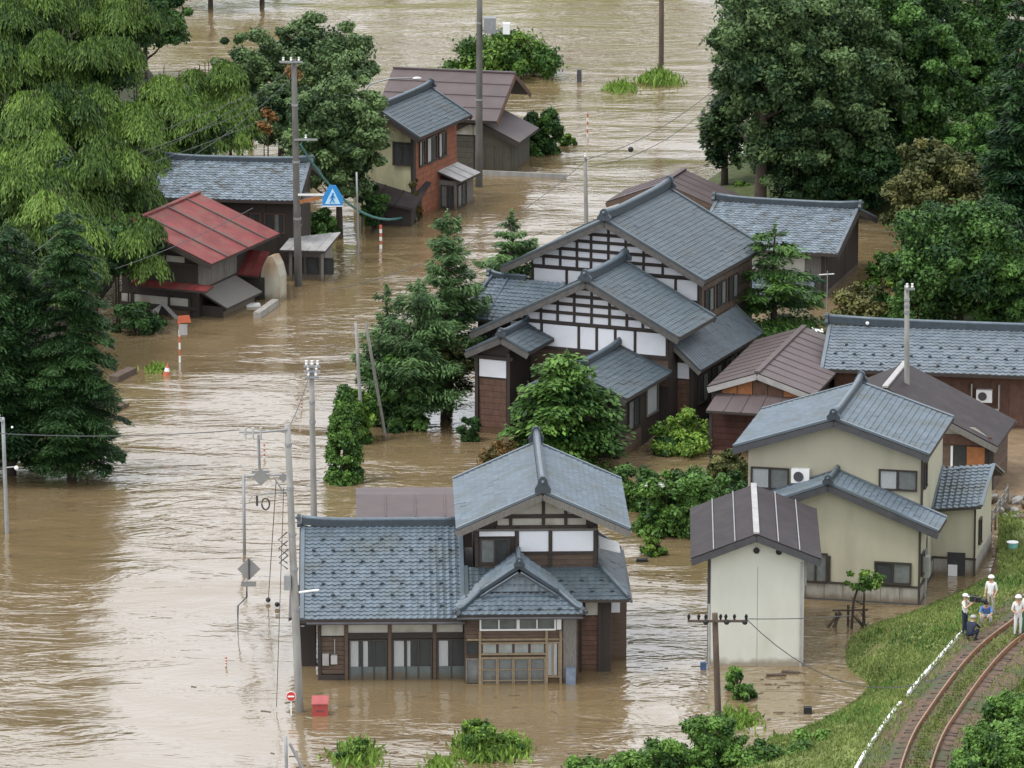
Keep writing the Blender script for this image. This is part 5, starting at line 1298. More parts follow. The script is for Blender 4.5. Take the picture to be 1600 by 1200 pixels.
# --- right foreground
for (x, y, w_, h_, k_) in ((750, 1178, 80, 34, 'tall'), (792, 1174, 80, 22, 'short'), (557, 1184, 80, 24, 'small')):
    tuft(x, y, w_, h_, '%s reed blades mixed into the green weed island' % k_, n=700, size=.26)
def two_trunk():
    root = broadleaf(1350, 982, 893, 74, 'small garden tree with sparse tufts before the cream house', 'bright', n=9, per=70, size=.12, low=.72, tr=.09, tbias=.25, cr=.3)
    MB().tube([(-.55, 0, -.5), (-.45, 0, 1.2), (-.2, 0, 2.0)], [.07, .06, .03], 6).build('stem', bark, root)
two_trunk()
broadleaf(1150, 1078, 1040, 48, 'upper of two low bushes in front of the storehouse', 'maple', n=12, per=200, size=.1, low=0, name='bush', cat='bush', tbias=.6)
broadleaf(1163, 1092, 1060, 46, 'lower of two low bushes in front of the storehouse', 'maple', n=12, per=200, size=.1, low=0, name='bush', cat='bush', tbias=.45)
tuft(1150, 1128, 90, 12, 'drowned weeds between the storehouse bushes and the bank', n=500, size=.2); tuft(1215, 1158, 30, 8, 'few weed stalks off the bank', n=120, size=.2)
for a in [(750, 1183, 66, 'taller half of the green weed island before the farmhouse', 1117), (790, 1176, 76, 'lower right half of the green weed island', 1146)]:
    broadleaf(a[0], a[1], a[4], a[2], a[3], 'bright', n=26, per=220, size=.09, low=0, name='bush', cat='weeds', tbias=.3)
broadleaf(557, 1187, 1150, 72, 'small green weed island near the red box', 'bright', n=18, per=200, size=.09, low=0, name='bush', cat='weeds', tbias=.25)
tuft(690, 1196, 60, 10, 'few green stalks at the bottom edge of the flood', n=200, size=.2); tuft(730, 1160, 60, 12, 'sparse weeds left of the weed island', n=200, size=.2)
fg = 'bushes along the bottom edge'
for a in [(985, 1226, 1154, 120, .45), (1045, 1228, 1140, 120, .5), (1110, 1218, 1104, 100, .35), (1175, 1224, 1138, 130, .5), (1240, 1220, 1128, 130, .6), (1300, 1208, 1130, 100, .5), (900, 1228, 1182, 120, .6), (1330, 1170, 1110, 80, .4)]:
    i = fg
    lab = {985: 'leftmost full bush of the bottom edge row', 1045: 'second bush along the bottom edge, left of the wooden pole', 1110: 'bush wrapped round the foot of the wooden pole', 1175: 'bush just right of the wooden pole foot', 1240: 'bright bush at the foot of the embankment', 1300: 'bush on the lower grass slope', 900: 'sparse low bush at the bottom centre', 1330: 'dark weedy bush on the grass slope by the pale edging'}[a[0]]
    broadleaf(*a[:4], lab, 'maple', n=24, per=260, size=.11, low=0, name='bush', cat='bush', tbias=a[4]+.15, group=fg)
rg = 'shrubs on the right of the railway'
for k, a in enumerate([(1550, 1212, 1118, 100, .5, 'dense dark green shrub right of the track at the bottom'), (1590, 1180, 1070, 110, .55, 'bright shrub at the right edge by the track'), (1600, 1235, 1125, 120, .6, 'shrub in the bottom right corner'), (1512, 1240, 1170, 70, .5, 'low shrub nearest the right rail at the bottom')]):
    broadleaf(*a[:4], a[5], 'maple', z0=1.9, n=40, per=280, size=.11, low=0, name='shrub', cat='shrub', tbias=a[4], group=rg)

# grass blades on the slope and banks (uncountable)
def grass(name, pts_n, sampler, label, m, size, h):
    P = np.array([sampler() for _ in range(pts_n)]); n = len(P)
    T = unit(np.stack([rng.normal(0, .45, n), rng.normal(0, .45, n), np.ones(n)], 1)); Nn = unit(np.stack([rng.normal(0, .7, n), -np.ones(n), rng.normal(.6, .4, n)], 1))
    patchy = np.array([.45+.35*fnoise(p[0]*.5, p[1]*.25)+.2*fnoise(p[0]*2.3, p[1]*1.1) for p in P])
    a = size*rng.uniform(.5, 1.3, n)*(0.7+.6*np.clip(patchy, 0, 1))
    P[:, 2] += a*.5
    o = leaf_obj([quads(P, T, Nn, a, np.full(n, h), patchy+rng.normal(0, .12, n))], m, None, name); o['kind'] = 'stuff'; o['label'] = label; return o
gm = leafmat('bank grass blades', (.09, .135, .035), (.25, .30, .09), rough=.7)
def s_weed():
    for _ in range(50):
        q = s_slope()
        if fnoise(q[0]*.55, q[1]*.3) > .25: return q
    return q
def s_slope():
    i = random.randint(0, NB-2); t = random.random()**.9; u = random.random()
    a = wl[i].lerp(wl[i+1], u); b = crest[i].lerp(crest[i+1], u); z = np.interp(t, [0, .12, .3, .5, .7, .88, 1], [0, .25, .75, 1.2, 1.6, 1.85, 1.9])
    q = a.lerp(b, t); return (q.x, q.y, z)
grass('grass', 34000, s_slope, 'short green grass covering the railway slope', gm, .10, .03)
grass('tall_weeds', 2200, lambda: (lambda q: q)(s_weed()), 'taller uneven weeds and ferns on the railway slope', LF['maple'], .14, .04)
def s_mid():
    i = random.randint(0, NB-2); d = random.choice([random.gauss(0, .22), random.gauss(0, .2), random.uniform(-2.2, -1.2), random.uniform(1.0, 3)])
    q = off(i, d, 2.07); return tuple(q)
grass('track_weeds', 12000, s_mid, 'weeds growing between and beside the rails', gm, .10, .025)
def s_right():
    i = random.randint(0, NB-2); q = off(i, 2+random.random()**1.5*8, 0); d = (q-CL[i]).length
    return (q.x, q.y, 1.85+max(0, d-3)*.12)
grass('right_grass', 16000, s_right, 'rough grass right of the railway', gm, .16, .04)
def s_patch():
    q = W(random.uniform(1560, 1690), random.uniform(800, 895), .6); return (q.x, q.y, .5)
grass('yard_grass', 6000, s_patch, 'grass behind the photographers', gm, .16, .04)

# ============================================================ POLES AND WIRES
def pole(px, pyb, pxt, pyt, r0, r1, label, m=None, z0=0.0, name='utility_pole', cat='utility pole', group=None, arms=(), bands=()):
    """arms: (height fraction, half left px, half right px, insulators)"""
    root = empty(name, W(px, pyb, z0), 0, label, cat, group); s = pxm(pyb, z0); h = (pyb-pyt)/(s*CT); dx = (pxt-px)/s
    root['h'] = h; root['s'] = s
    del root['h']; del root['s']
    g = MB(); g.tube([(dx*t, 0, -1.5*(1-t)+h*t if t else -1.5) for t in (0, .25, .5, .75, 1)], [r0+(r1-r0)*t for t in (0, .25, .5, .75, 1)], 12); g.build('shaft', m or concrete, root, True)
    for (t, a, b, ni) in arms:
        x = dx*t; z = h*t
        am = MB().bar((x-a/s, -r1-.05, z), (x+b/s, -r1-.05, z), .09, .09).build('crossarm', galv, root)
        for k in range(ni):
            q = x-a/s+(a+b)/s*(k+.5)/ni
            MB().tube([(q, -r1-.05, z+.04), (q, -r1-.05, z+.12), (q, -r1-.05, z+.15), (q, -r1-.05, z+.26)], [.03, .07, .04, .06], 8).build('insulator', whitep if m is not polewood else darksteel, am)
    for t in bands:
        MB().tube([(dx*t, 0, h*t-.06), (dx*t, 0, h*t+.06)], r0+(r1-r0)*t+.025, 10).build('steel_band', galv, root)
    return root, h, s, dx
p1, h1, s1_, d1 = pole(470, 1112, 453, 662, .175, .12, 'big concrete utility pole at the left corner of the farmhouse roof', bands=(.36, .5, .62, .78, .93), arms=())
bb = MB(); bb.tube([(d1*.98, -.1, h1*.985), (d1*.98-1.0, -.1, h1*.975), (d1-1.9, -.1, h1*.975)], .04, 6).build('bracket_arm', galv, p1)
for k in range(3): MB().tube([(d1-1.05-k*.3, -.1, h1*.95), (d1-1.05-k*.3, -.1, h1*.99)], .05, 6).build('insulator', alu, p1)
for k, t in enumerate((.55, .57, .6, .63)): MB().tube([(d1*t-.2, -.12, h1*t), (d1*t-.55, -.2, h1*t-.3), (d1*t-.22, -.2, h1*t-.55)], .03, 6).build('cable_loop', darksteel, p1)
bx('fuse_box', galv, p1, d1*.45-.42, d1*.45-.15, -.25, .05, h1*.43, h1*.48)
MB().tube([(d1*.3+.1, -.1, h1*.42), (d1*.3+.9, -.15, h1*.43)], .045, 6).build('lamp_arm', whitep, p1)
for t in (.3, .45): MB().tube([(d1*t+.15, 0, h1*t), (d1*t+.3, 0, h1*t)], .02, 5).build('step_bolt', galv, p1)
p2, h2, s2_, d2 = pole(492, 872, 489, 567, .16, .11, 'concrete pole behind the blue tiled wing roof', arms=((.985, 12, 14, 3), (.96, 12, 14, 2), (.93, 10, 12, 2)), bands=(.7, .8))
p3, h3_, s3_, d3 = pole(467, 447, 462, 97, .22, .14, 'weathered pole before the grey tiled house carrying the blue crossing sign', arms=((.99, 22, 14, 3), (.65, 2, 34, 1)), bands=(.3, .55, .8), m=darkconc)
p4, h4, s4_, d4 = pole(748, 292, 750, -45, .23, .15, 'thick dark pole rising past the top edge before the brown roofed longhouse', arms=((.93, 16, 16, 3),), bands=(.4, .75), m=darkconc)
bx('transformer', galv, p4, d4*.7+.25, d4*.7+.95, -.35, .35, h4*.705, h4*.775)
bx('switch_box', whitep, p4, d4*.7+1.35, d4*.7+1.75, -.2, .2, h4*.70, h4*.75)
MB().bar((d4*.7, 0, h4*.715), (d4*.7+1.8, 0, h4*.715), .08, .08).build('crossarm', galv, p4)
pole(1033, 117, 1033, -60, .18, .15, 'thin pole standing in the river near the top edge', m=polewood)
pole(917, 362, 914, 246, .14, .09, 'short grey pole in the current behind the manor ridge', arms=((.99, 2, 2, 1),), m=concrete)
p7, h7, s7_, d7 = pole(1418, 760, 1412, 447, .15, .11, 'grey pole rising between the cream house and the long tiled roof', arms=((.985, 4, 12, 2),), bands=(.93, .9, .87))
p8, h8, s8_, d8 = pole(1127, 1192, 1115, 956, .145, .11, 'dark wooden pole with black insulators in front of the storehouse', m=polewood)
MB().bar((d8-1.05, -.16, h8*.955), (d8+1.25, -.16, h8*.955), .08, .09).build('crossarm', polewood, p8)
for q in (-1.0, -.62, -.35, .22, .42, .75, 1.2):
    MB().tube([(d8+q, -.16, h8*.96), (d8+q, -.16, h8*.985), (d8+q, -.2, h8*1.0)], [.04, .07, .04], 8).build('insulator', blackp, p8)
for q in (-.35, .45, 1.15): MB().ball((d8+q, -.2, h8*.95), .11).build('insulator', blackp, p8)
pole(569, 690, 557, 505, .10, .07, 'thin leaning pole at the left of the garden pines', m=concrete, name='thin_pole')
pole(611, 688, 573, 507, .09, .07, 'strongly slanted stay pole by the garden pines', m=greywood, name='stay_pole', cat='stay pole')
pole(560, 398, 558, 270, .07, .05, 'slim steel post standing in the flood by the dark lean-to', m=galv, name='steel_post', cat='post')
p11, h11, s11_, d11 = pole(140, 440, 130, 277, .15, .12, 'pole with crossarm half hidden in the bamboo', arms=((.99, 24, 26, 3), (.9, 0, 42, 1)))
bx('transformer', whitep, p11, d11*.3+.05, d11*.3+.6, -1.2, -.7, h11*.25, h11*.42)
bx('white_box', whitep, p11, 1.0, 1.45, -1.6, -1.2, h11*.28, h11*.38)
p12, h12, s12_, d12 = pole(12, 833, 8, 652, .10, .08, 'grey pole at the left edge below the cedar', m=galv, arms=((.98, 14, 3, 1),))
MB().ball((.45, -.1, h12*.57), .10).build('lamp_globe', whitep, p12); MB().ball((.3, -.1, h12*.92), .055).build('insulator', whitep, p12); MB().tube([(0, -.05, h12*.57), (.4, -.1, h12*.58)], .03, 5).build('lamp_arm', galv, p12)
p15, h15, s15_, d15 = pole(449, 1222, 447, 1150, .07, .06, 'cut off grey post with a slanting brace at the bottom edge', m=galv, name='braced_post', cat='post')
MB().tube([(.1, 0, h15*.85), (1.0, 0, -.3)], .06, 6).build('brace', galv, p15)
la = empty('street_lamp', W(566, 352, 0), 0, 'curved street lamp arm arching over the slate blue roof', 'street lamp'); sL = pxm(352); hz = (352-150)/(sL*CT)
MB().tube([(0, 0, -1), (0, 0, hz), (.5, 0, hz+.6), (1.6, 0, hz+.9), (3.0, 0, hz+.95)], [.09, .07, .05, .045, .04], 8).build('shaft', galv, la, True); MB().ball((3.1, 0, hz+.92), .18, 10, 6, (1.6, 1, .5)).build('lamp_head', alu, la, True)

def wire(a, b, sag, label, r=.019, m=None, group='overhead wires over the flooded street'):
    n = 14; pts = [a.lerp(b, k/n)-Vector((0, 0, 4*sag*(k/n)*(1-k/n))) for k in range(n+1)]; o = a
    w_ = MB().tube([p-o for p in pts], r, 5).build('power_line', m or darksteel, None); w_.location = o
    return tag(w_, label, 'wire', group)
T1 = p1.location+Vector((d1, 0, h1*.98)); T3 = p3.location+Vector((d3, 0, h3_*.97)); T2 = p2.location+Vector((d2, 0, h2*.97))
T8 = p8.location+Vector((d8+1.2, -.16, h8*.97)); T11 = p11.location+Vector((d11, 0, h11))
wire(T1, T2, .2, 'thin wires from the big concrete pole to the pole behind the roof')
wire(T1+Vector((-1.9, 0, 0)), W(-120, 668, 11), .3, 'wire running from the big concrete pole out of the left edge')
wire(T8, W(1330, 962, 3.0), .05, 'wire from the wooden pole toward the cream house'); wire(T8-Vector((0, 0, 0)), W(1500, 1045, 4.2), 1.6, 'low wire from the wooden pole across the storehouse')
T6 = W(917, 250, 3.6)
T6 = Vector((W(917, 362).x, W(917, 362).y, (362-250)/(pxm(362)*CT)))
Tn = W(1130, 128, 8)
wire(Tn, T6, .6, 'wire from the slim tree down to the short grey pole'); wire(Tn+Vector((.3, 0, -.4)), T6+Vector((.1, 0, -.4)), .9, 'second wire beside the first from the slim tree')
wire(T6, W(520, 452, 7.5), 1.2, 'wire from the short grey pole down across the street')
wire(T3, T11, .8, 'wire between the sign pole and the bamboo pole'); wire(T3+Vector((0, 0, -.5)), W(160, 300, 6), 1.0, 'lower wire from the sign pole into the grove')
wire(W(385, 150, 8), W(60, 262, 6.5), .3, 'upper of the faint wires crossing the bamboo'); wire(W(400, 168, 8), W(40, 290, 6.5), .3, 'middle of the faint wires crossing the bamboo'); wire(W(405, 190, 7.4), W(20, 318, 6), .3, 'lower of the faint wires crossing the bamboo')
wire(W(120, 340, 8), W(-60, 470, 8), .2, 'faint wire before the cedar top'); wire(W(130, 355, 8), W(-60, 510, 8), .2, 'faint wire lower on the cedar')
wire(W(395, 325, 5), W(180, 420, 4.4), .2, 'wire crossing the red roof')
wire(T3+Vector((.3, 0, -4.2)), G.P(-.1, -.2, .4), 1.6, 'teal sleeved guy rope sagging from the sign pole to the brick house', .07, mat('teal sleeve', (.05, .16, .15), .5), None)
wire(p1.location+Vector((-.9, 0, h1*.8)), W(419, 941, .1), .0, 'left stay wire with a ball at its end by the big pole', .018); wire(p1.location+Vector((-.6, 0, h1*.78)), W(432, 1105, .1), .0, 'right stay wire by the big pole', .015)
for (x, y, l_) in ((419, 941, 'left'), (433, 948, 'right')):
    f = MB().ball((0, 0, .1), .11).build('float_ball', blackp); f.location = W(x, y, .05); tag(f, 'small black ball on the stay wire, the %s of two' % l_, 'ball')
f = MB().ball((0, 0, 0), .16).build('wire_ball', blackp); f.location = Tn.lerp(T6, .68)-Vector((0, 0, .85)); tag(f, 'black marker ball on the wire over the current', 'ball')

# ============================================================ SIGNS AND MARKERS
def diamond(root, c, r, m, name='sign_plate', d=.04):
    return MB().prism([(c[0]-r, c[1], c[2]), (c[0], c[1], c[2]-r), (c[0]+r, c[1], c[2]), (c[0], c[1], c[2]+r)], (0, d, 0)).build(name, m, root)
sb = W(372, 993); s = pxm(993); g1 = empty('warning_sign', sb, 0, 'grey diamond sign seen from behind on a cranked post in the current', 'road sign')
Zs = lambda y: (993-y)/(s*CT); Xs = lambda x: (x-372)/s
MB().tube([(0, 0, -1), (0, 0, Zs(946)), (Xs(386), 0, Zs(932)), (Xs(388), 0, Zs(870))], .045, 8).build('post', galv, g1, True)
diamond(g1, (Xs(390), -.05, Zs(888)), 18/s, mat('grey sign back', (.24, .24, .23), .6, .1)); MB().tube([(Xs(390), -.075, Zs(905)), (Xs(390), -.075, Zs(872))], .025, 6).build('back_rib', darksteel, g1)
bx('lower_plate', MATS['grey sign back'], g1, Xs(378), Xs(401), -.09, -.05, Zs(915), Zs(907))
sb = W(382, 866); s = pxm(866); g2s = empty('signal_mast', sb, 0, 'upright steel mast with long arm reaching to the big concrete pole', 'mast')
Zs = lambda y: (866-y)/(s*CT); Xs = lambda x: (x-382)/s
MB().tube([(0, 0, -1), (0, 0, Zs(742))], .07, 8).build('post', galv, g2s, True); MB().tube([(0, 0, Zs(744)), (Xs(452), -.1, Zs(740))], .05, 8).build('arm', galv, g2s)
diamond(g2s, (Xs(409), -.15, Zs(744)), 14/s, MATS['grey sign back']); diamond(g2s, (Xs(444), -.15, Zs(745)), 8/s, MATS['grey sign back'])
bx('bracket', galv, g2s, Xs(395), Xs(422), -.12, -.06, Zs(738), Zs(734))
for a_, b_ in (((430, 746), (440, 762)), ((440, 762), (452, 775))): MB().tube([(Xs(a_[0]), -.08, Zs(a_[1])), (Xs(b_[0]), -.08, Zs(b_[1]))], .035, 6).build('strut', galv, g2s)
MB().tube([(Xs(407), -.1, Zs(734)), (Xs(406), -.1, Zs(678))], .06, 8).build('hanger', galv, g2s); MB().tube([(Xs(382), -.1, Zs(677)), (Xs(452), -.1, Zs(671))], .035, 6).build('top_arm', galv, g2s)
MB().tube([(Xs(408), -.12, Zs(771)), (Xs(455), -.12, Zs(766))], .04, 6).build('number_arm', galv, g2s); MB().tube([(Xs(408), -.12, Zs(771)), (Xs(396), -.12, Zs(773)), (Xs(390), -.12, Zs(782))], .02, 5).build('number_wire', galv, g2s)
bx('numeral_one', darksteel, g2s, Xs(401), Xs(404.5), -.16, -.1, Zs(789), Zs(773))
ring = [(Xs(416)+6/s*math.cos(t), -.13, Zs(786)+9/s*math.sin(t)) for t in np.linspace(0, 2*math.pi, 17)]
MB().tube(ring, .04, 6).build('numeral_zero', darksteel, g2s)
# blue pedestrian crossing sign on the pole
s = pxm(447); P0 = p3.location; sg = empty('crossing_sign', Vector((P0.x, P0.y-.3, 0)), 0, 'blue pedestrian crossing sign with white triangle and walking figure on an arm', 'road sign')
Zs = lambda y: (447-y)/(s*CT); Xs = lambda x: (x-467)/s
yy = 0
MB().bar((0, yy+.06, Zs(304)), (Xs(508), yy+.06, Zs(304)), .07, .1).build('arm', whitep, sg); MB().bar((.1, yy+.02, Zs(315)), (Xs(500), yy+.02, Zs(309)), .03, .2).build('brace_board', orangewood, sg)
MB().prism([(Xs(505), yy, Zs(322)), (Xs(537), yy, Zs(322)), (Xs(537), yy, Zs(308)), (Xs(526), yy, Zs(289)), (Xs(516), yy, Zs(289)), (Xs(505), yy, Zs(308))], (0, .05, 0)).build('sign_plate', bluep, sg)
MB().prism([(Xs(509), yy-.012, Zs(318)), (Xs(533), yy-.012, Zs(318)), (Xs(521), yy-.012, Zs(294))], (0, .012, 0)).build('white_triangle', mat('pale blue sign triangle', (.45, .68, .82), .5, .05), sg)
fgz = MB(); fgz.ball((Xs(521.5), yy-.03, Zs(302)), .06, 8, 5, (1, .2, 1)); fgz.bar((Xs(521), yy-.03, Zs(304)), (Xs(520.5), yy-.03, Zs(310)), .12, .03, (0, 1, 0))
for e in (517, 524): fgz.bar((Xs(520.5), yy-.03, Zs(310)), (Xs(e), yy-.03, Zs(316)), .05, .03, (0, 1, 0))
fgz.bar((Xs(521), yy-.03, Zs(305)), (Xs(517), yy-.03, Zs(309)), .04, .03, (0, 1, 0)); fgz.bar((Xs(521), yy-.03, Zs(305)), (Xs(525), yy-.03, Zs(308)), .04, .03, (0, 1, 0)); fgz.build('walking_figure', bluep, sg)
bx('rim', whitep, sg, Xs(505), Xs(537), -.012, 0, Zs(322), Zs(320.6))
# no entry sign, red box, marker posts
s = pxm(1118); ne = empty('no_entry_sign', W(455, 1118), 0, 'small round red no entry sign with white bar left of the big pole', 'road sign'); hz = (1118-1087)/(s*CT)
MB().tube([(0, 0, -1), (0, 0, hz)], .03, 6).build('post', whitep, ne)
MB().tube([(0, -.03, hz), (0, -.06, hz)], .2, 20).build('rim', whitep, ne); MB().tube([(0, -.05, hz), (0, -.075, hz)], .18, 20).build('disc', redp, ne); bx('bar', whitep, ne, -.13, .13, -.095, -.07, hz-.03, hz+.03)
s = pxm(1118); rb = empty('red_box', W(500, 1119), 0, 'faded red metal box rising out of the flood beside the big pole', 'box'); hh = 25/(s*CT); ww = 12/s
bx('case', mat('weathered red paint', (.34, .05, .045), .6, .2, 3, dirt=((.2, .08, .05), 2, .5, .7)), rb, -ww, ww, 0, .5, -1, hh*.72); MB().prism([(-ww-.03, -.04, hh*.72), (ww+.03, -.04, hh*.72), (ww+.03, .54, hh*1.0), (-ww-.03, .54, hh*1.0)], (0, 0, .05)).build('lid', mat('faded red paint', (.36, .085, .085), .6), rb); bx('slot', darksteel, rb, -.15, .15, -.02, -.004, hh*.3, hh*.36)
def marker(px, pyb, pyt, label, r=.055, lean=0, top=None):
    s = pxm(pyb); h = (pyb-pyt)/(s*CT); root = empty('marker_post', W(px, pyb), 0, label, 'marker post', 'red and white marker posts in the flood')
    n = 6
    for k in range(n): MB().tube([(lean*k/n, 0, -.3 if k == 0 else h*k/n), (lean*(k+1)/n, 0, h*(k+1)/n)], r, 8).build('band', (whitep, orangep)[k % 2], root)
    return root, h
marker(595, 388, 352, 'orange and white striped post in the brown water of the street', .075)
marker(918, 214, 178, 'orange tipped thin post in the far current', .05); marker(471, 640, 624, 'tiny red post tip left of the far concrete pole', .04); marker(413, 716, 694, 'red and white post tip left of the mast arm', .04)
marker(353, 1040, 1027, 'short red post tip alone in the wide water', .045)
s = pxm(572); m2, h_ = marker(281, 566, 505, 'leaning marker post with a torn orange sign before the red roofed house', .05)
MB().prism([(-.1, -.06, h_), (.6, -.06, h_+.05), (.5, -.06, h_+.42), (-.05, -.06, h_+.38)], (0, .03, 0)).build('torn_sign', orangep, m2); bx('white_plate', greymetal, m2, -.02, .4, -.06, -.03, h_*.7, h_*.97)
cn = empty('traffic_cone', W(260, 586), 0, 'orange and white cone drifting by the weeds', 'traffic cone'); MB().tube([(0, 0, -.1), (.03, 0, .2)], [.22, .15], 10).build('base', orangep, cn); MB().tube([(.03, 0, .2), (.05, 0, .38)], [.15, .09], 10).build('band', whitep, cn); MB().tube([(.05, 0, .38), (.07, 0, .6)], [.09, .03], 10).build('tip', orangep, cn)

# floating debris, trellis, yard things
def floater(px, py, L, w, h, rot, m, label, name='floating_beam', cat='debris', tilt=0):
    o = MB(); o.box(-L/2, L/2, -w/2, w/2, -.05, h); ob = o.build(name, m); ob.location = W(px, py); ob.rotation_euler = (0, tilt, rot); return tag(ob, label, cat)
floater(416, 487, 3.4, .38, .32, 1.32, debrism, 'long pale beam drifting beside the small shed')
floater(395, 478, .75, .5, .12, .2, whitep, 'white board floating under the small shed', 'floating_board'); floater(192, 590, 2.2, .5, .3, 1.2, polewood, 'dark planks caught by the cedar')
floater(184, 640, 1.5, .4, .2, 1.1, brownwood, 'brown plank lodged below the cedar planks', 'floating_board'); floater(1262, 1114, .32, .3, .25, 0, blackp, 'small black box floating off the grass bank', 'floating_box')
floater(1213, 1056, .8, .2, .08, .1, polewood, 'left dark twig pile floating before the storehouse', 'driftwood'); floater(1235, 1052, .7, .2, .1, -.2, polewood, 'right dark twig pile floating before the storehouse', 'driftwood')
floater(1099, 1046, .22, .2, .3, .2, mat('dull blue plastic', (.05, .09, .18), .6), 'blue container at the left foot of the storehouse', 'container', 'container'); floater(1003, 877, .5, .3, .12, 0, blackp, 'dark scrap by the small round bush', 'driftwood'); floater(1113, 126, 0.5, .3, .3, 0, darksteel, 'dark scrap far up the river', 'driftwood')
floater(905, 128, .3, .3, .8, 0, darksteel, 'dark stub standing in the far current', 'drowned_post', 'post')
# small floating litter along the walls and in the slack water (uncountable)
lt = MB()
for k in range(170):
    cx_, cy_, sx_, sy_ = random.choice([(700, 1085, 180, 10), (960, 1060, 30, 30), (1300, 1060, 60, 50), (1190, 1060, 60, 12), (1360, 960, 60, 10), (200, 600, 40, 50), (560, 1180, 60, 12), (800, 1160, 160, 20), (400, 480, 60, 20), (1240, 1120, 70, 30), (620, 690, 90, 12), (1030, 900, 60, 15)])
    q = W(random.gauss(cx_, sx_), random.gauss(cy_, sy_), .012); a = random.gauss(0, .5); L = random.uniform(.06, .26); d = Vector((math.cos(a), math.sin(a), 0))*L
    lt.bar(q-d, q+d, random.uniform(.03, .06), .03)
lo = lt.build('floating_litter', greywood); lo['kind'] = 'stuff'; lo['label'] = 'small twigs and straw floating on the slack water'
tr = empty('tree_support', W(1322, 978), 0, 'dark wooden prop frame round the small garden tree', 'tree support'); s = pxm(978)
for x, h in ((1325, 34), (1349, 30), (1306, 22)): MB().tube([((x-1322)/s, 0, -.5), ((x-1322)/s, 0, h/s)], .06, 6).build('stake', polewood, tr)
MB().bar(((1300-1322)/s, -.1, 26/s), ((1356-1322)/s, -.1, 27/s), .07, .07).build('rail', polewood, tr)
for a_, b_ in (((1290, -4), (1312, 24)), ((1298, -6), (1314, 22)), ((1330, 22), (1348, 0))): MB().tube([((a_[0]-1322)/s, -.2, a_[1]/s), ((b_[0]-1322)/s, -.1, b_[1]/s)], .055, 6).build('prop', polewood, tr)
fe = empty('yard_fence', W(1535, 850, .5), 0, 'low rough wooden fence on the rubble beside the cream house', 'fence'); s = pxm(850)
for k in range(7): MB().tube([((k*10)/s, 1.2*k, -.3), (k*10/s, 1.2*k, .9)], .06, 6).build('post', greywood, fe)
for z in (.45, .8): MB().bar((0, -.08, z), (60/s, 7.1, z), .05, .09).build('rail', greywood, fe)
bn = empty('water_tub', W(1582, 858, .6), 0, 'small pale turquoise tub on the grass at the right edge', 'tub'); MB().tube([(0, 0, 0), (0, 0, .3)], [.2, .24], 14).build('tub', mat('turquoise plastic', (.2, .5, .45), .5), bn); MB().tube([(0, 0, .3), (0, 0, .33)], .26, 14).build('rim', whitep, bn)
rk = 0
for k in range(26):
    q = W(1545+random.random()*70, 772+random.random()*40, .55); r = random.uniform(.12, .35)
    o = MB().ball((0, 0, 0), r, 7, 4, (1.2, .9, .6)).build('rubble_stone', concrete if k % 3 else greywood); o.location = q; o.rotation_euler = (random.random(), random.random(), random.random()*6)
    tag(o, 'one of the grey stones heaped beside the brown roofed house', 'stone', 'stones heaped at the yard edge')
for (x, y, a) in ((1262, 540, 'white plastic sheet behind the garden pine'),):
    o = MB().prism([(-.9, 0, 0), (.9, 0, .1), (.8, 0, .6), (-.2, 0, .75)], (0, .8, .1)).build('plastic_sheet', whitep); o.location = W(x, y, .5); tag(o, a, 'sheet')
an = empty('antenna', W(1292, 500, 0), 0, 'thin television antenna rising by the garden pine', 'antenna'); MB().tube([(0, 0, 0), (0, 0, 2.6)], .03, 6).build('mast', galv, an); MB().bar((-.45, 0, 2.4), (.35, 0, 2.45), .05, .05).build('boom', whitep, an)

